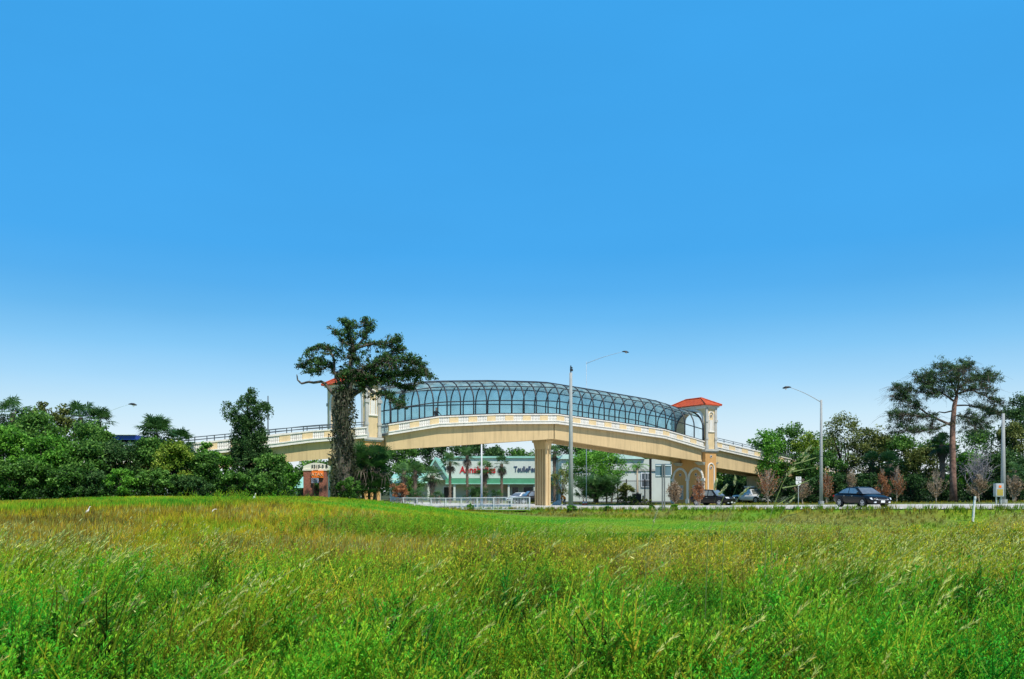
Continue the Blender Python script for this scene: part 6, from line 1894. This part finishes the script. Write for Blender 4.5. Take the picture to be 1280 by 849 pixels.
# a few stalks that stand clear of the rest
M['stalk'] = leaf_mat('tall_grass_stalk', (.10, .16, .04), (.26, .34, .10), (.60, .60, .30), .3)
def stalk(name, label, d, path, seeds, blades, seed):
    rg2 = np.random.default_rng(seed); b = P(path[0][0], path[0][1], d); z = tzf(b.x, d)
    r = thing(name, label, 'grass stalk', (b.x, d, z), 'tall grass stalks above the weeds')
    pts = [Vector((b.x - .05, d, z - .02))] + [P(a, c, d) for a, c in path]
    lv = Leaves()
    for i in range(len(pts) - 1):
        a, c = np.array(pts[i]), np.array(pts[i + 1]); w = .0045 - .0028 * i / len(pts); sd = np.array([w, 0, 0]); sy = np.array([0, w, 0])
        for q in (sd, sy): lv.quads(np.stack([a - q, a + q, c + q * .8, c - q * .8])[None], .5)
    lv.build('stem', M['stalk'], r)
    lv = Leaves()
    for bl in blades:
        q = [P(a, c, d) for a, c in bl]; q[-1].y -= .12
        for i in range(len(q) - 1):
            w0 = .0045 * (1 - i / (len(q) - 1)) + .0015; w1 = .0045 * (1 - (i + 1) / (len(q) - 1)) + .001
            a, c = np.array(q[i]), np.array(q[i + 1]); sd = np.array([0, .4, 1.0]); lv.quads(np.stack([a - sd * w0, a + sd * w0, c + sd * w1, c - sd * w1])[None], .38 + .1 * rg2.normal())
    if blades: lv.build('blade', M['stalk'], r)
    for sdp in seeds:
        lv = Leaves(); q = [P(a, c, d) for a, c in sdp]; ax = np.array((q[-1] - q[0]).normalized())
        n = 46; t = rg2.random(n); pp = np.array([np.array(q[0].lerp(q[-1], k)) for k in t]) + rg2.normal(size=(n, 3)) * .006
        lv.cards(pp, .04, .009, np.clip(.85 + .15 * rg2.normal(size=n), 0, 1), rg2, .1, axis=ax[None] * 1.6); lv.build('seed_head', M['stalk'], r)


stalk('tall_grass_stalk', 'tallest grass stalk with right-bending blades before the right woods', 8.0, [(958, 660), (968, 630), (978, 605), (990, 583), (1002, 568), (1012, 558)],
      [[(1001, 571), (1014, 558)], [(1002, 577), (1011, 568)], [(984, 594), (992, 585)]],
      [[(983, 596), (983, 580), (988, 570), (993, 566)], [(993, 580), (1005, 577), (1020, 572), (1028, 570)], [(978, 610), (995, 607), (1012, 600), (1022, 592)], [(988, 590), (1004, 587), (1022, 583)], [(966, 634), (982, 625), (1000, 612)]], 1)
stalk('tall_grass_stalk', 'seeding grass stalk in front of the white pickup', 8.6, [(905, 660), (915, 635), (925, 620)], [[(925, 620), (936, 609)], [(918, 606), (919, 597)]], [[(915, 634), (917, 618), (918, 606)]], 2)
stalk('tall_grass_stalk', 'seeding grass stalk in front of the black car by the tower', 8.4, [(885, 665), (897, 640), (905, 620)], [[(899, 618), (909, 607)], [(893, 612), (896, 600)]], [[(895, 645), (893, 628), (893, 612)]], 3)
stalk('tall_grass_stalk', 'short seeding stalk below the route plates', 9.0, [(965, 668), (975, 645), (983, 632)], [[(982, 632), (993, 622)]], [[(972, 652), (985, 645), (998, 640)]], 4)
stalk('tall_grass_stalk', 'pale seeding stalk rising below the big road sign', 9.5, [(808, 690), (814, 665), (818, 650)], [[(817, 652), (822, 638)]], [[(812, 672), (822, 662), (828, 654)]], 5)
# ---------------------------------------------------------------- light, sky, camera
SUN = Vector((.34, -.54, .92)).normalized()
sl = bpy.data.lights.new('sun', 'SUN'); sl.energy = 4.7; sl.angle = R(.55); sl.color = (1, .95, .86)
so = bpy.data.objects.new('sun', sl); COL.objects.link(so); so.rotation_euler = SUN.to_track_quat('Z', 'Y').to_euler()
w = bpy.data.worlds.new('World'); scene.world = w; w.use_nodes = True; nt = w.node_tree
bg = nt.nodes['Background']
sk = nt.nodes.new('ShaderNodeTexSky'); sk.sky_type = 'NISHITA'; sk.sun_disc = False
sk.sun_elevation = math.asin(SUN.z); sk.sun_rotation = math.atan2(SUN.x, SUN.y); sk.air_density = 1.0; sk.dust_density = .6; sk.ozone_density = 2.0
tc = nt.nodes.new('ShaderNodeTexCoord'); sp = nt.nodes.new('ShaderNodeSeparateXYZ'); nt.links.new(tc.outputs['Generated'], sp.inputs[0])
cr = nt.nodes.new('ShaderNodeValToRGB'); nt.links.new(sp.outputs['Z'], cr.inputs['Fac'])
def lin(r, g, b): return tuple(((c / 255 / 12.92) if c / 255 < .04045 else ((c / 255 + .055) / 1.055) ** 2.4) for c in (r, g, b)) + (1,)
E_ = cr.color_ramp.elements; E_[0].position = 0; E_[0].color = lin(240, 247, 252); E_[1].position = 1; E_[1].color = lin(40, 110, 180)
for p, c in ((.02, (240, 249, 255)), (.05, (228, 245, 255)), (.085, (203, 236, 255)), (.12, (167, 220, 255)), (.155, (132, 204, 252)), (.19, (100, 187, 246)), (.22, (80, 177, 244)), (.26, (64, 171, 244)), (.36, (60, 169, 244)), (.49, (58, 168, 243)), (.65, (48, 130, 200))):
    e = E_.new(p); e.color = lin(*c)
vs = nt.nodes.new('ShaderNodeVectorMath'); vs.operation = 'SCALE'; vs.inputs['Scale'].default_value = .10
nt.links.new(sk.outputs[0], vs.inputs[0])
mx = nt.nodes.new('ShaderNodeMix'); mx.data_type = 'RGBA'; mx.inputs['Factor'].default_value = .9
nt.links.new(vs.outputs['Vector'], mx.inputs[6]); nt.links.new(cr.outputs['Color'], mx.inputs[7])
nz = nt.nodes.new('ShaderNodeTexNoise'); nz.inputs['Scale'].default_value = 2.4; nz.inputs['Detail'].default_value = 4
mpz = nt.nodes.new('ShaderNodeMapping'); mpz.inputs['Scale'].default_value = (1, 1, 3.5); nt.links.new(tc.outputs['Generated'], mpz.inputs['Vector']); nt.links.new(mpz.outputs['Vector'], nz.inputs['Vector'])
mrz = nt.nodes.new('ShaderNodeMapRange'); mrz.inputs['From Min'].default_value = .3; mrz.inputs['From Max'].default_value = .7; mrz.inputs['To Min'].default_value = .965; mrz.inputs['To Max'].default_value = 1.03
nt.links.new(nz.outputs['Fac'], mrz.inputs['Value']); vz = nt.nodes.new('ShaderNodeVectorMath'); vz.operation = 'SCALE'
nt.links.new(mx.outputs[2], vz.inputs[0]); nt.links.new(mrz.outputs['Result'], vz.inputs['Scale'])
nt.links.new(vz.outputs['Vector'], bg.inputs['Color']); bg.inputs['Strength'].default_value = 1.0

cam = bpy.data.cameras.new('camera'); co = bpy.data.objects.new('camera', cam); COL.objects.link(co)
co.location = (0, 0, CAMZ); co.rotation_euler = (R(90), 0, 0)
cam.sensor_width = 36; cam.lens = F / 1280 * 36; cam.shift_y = (HZ - 424.5) / 1280; cam.clip_start = .05; cam.clip_end = 6000
scene.camera = co
scene.view_settings.view_transform = 'Standard'; scene.view_settings.look = 'None'; scene.view_settings.exposure = 0
scene.cycles.max_bounces = 8; scene.cycles.transparent_max_bounces = 24; scene.cycles.diffuse_bounces = 3
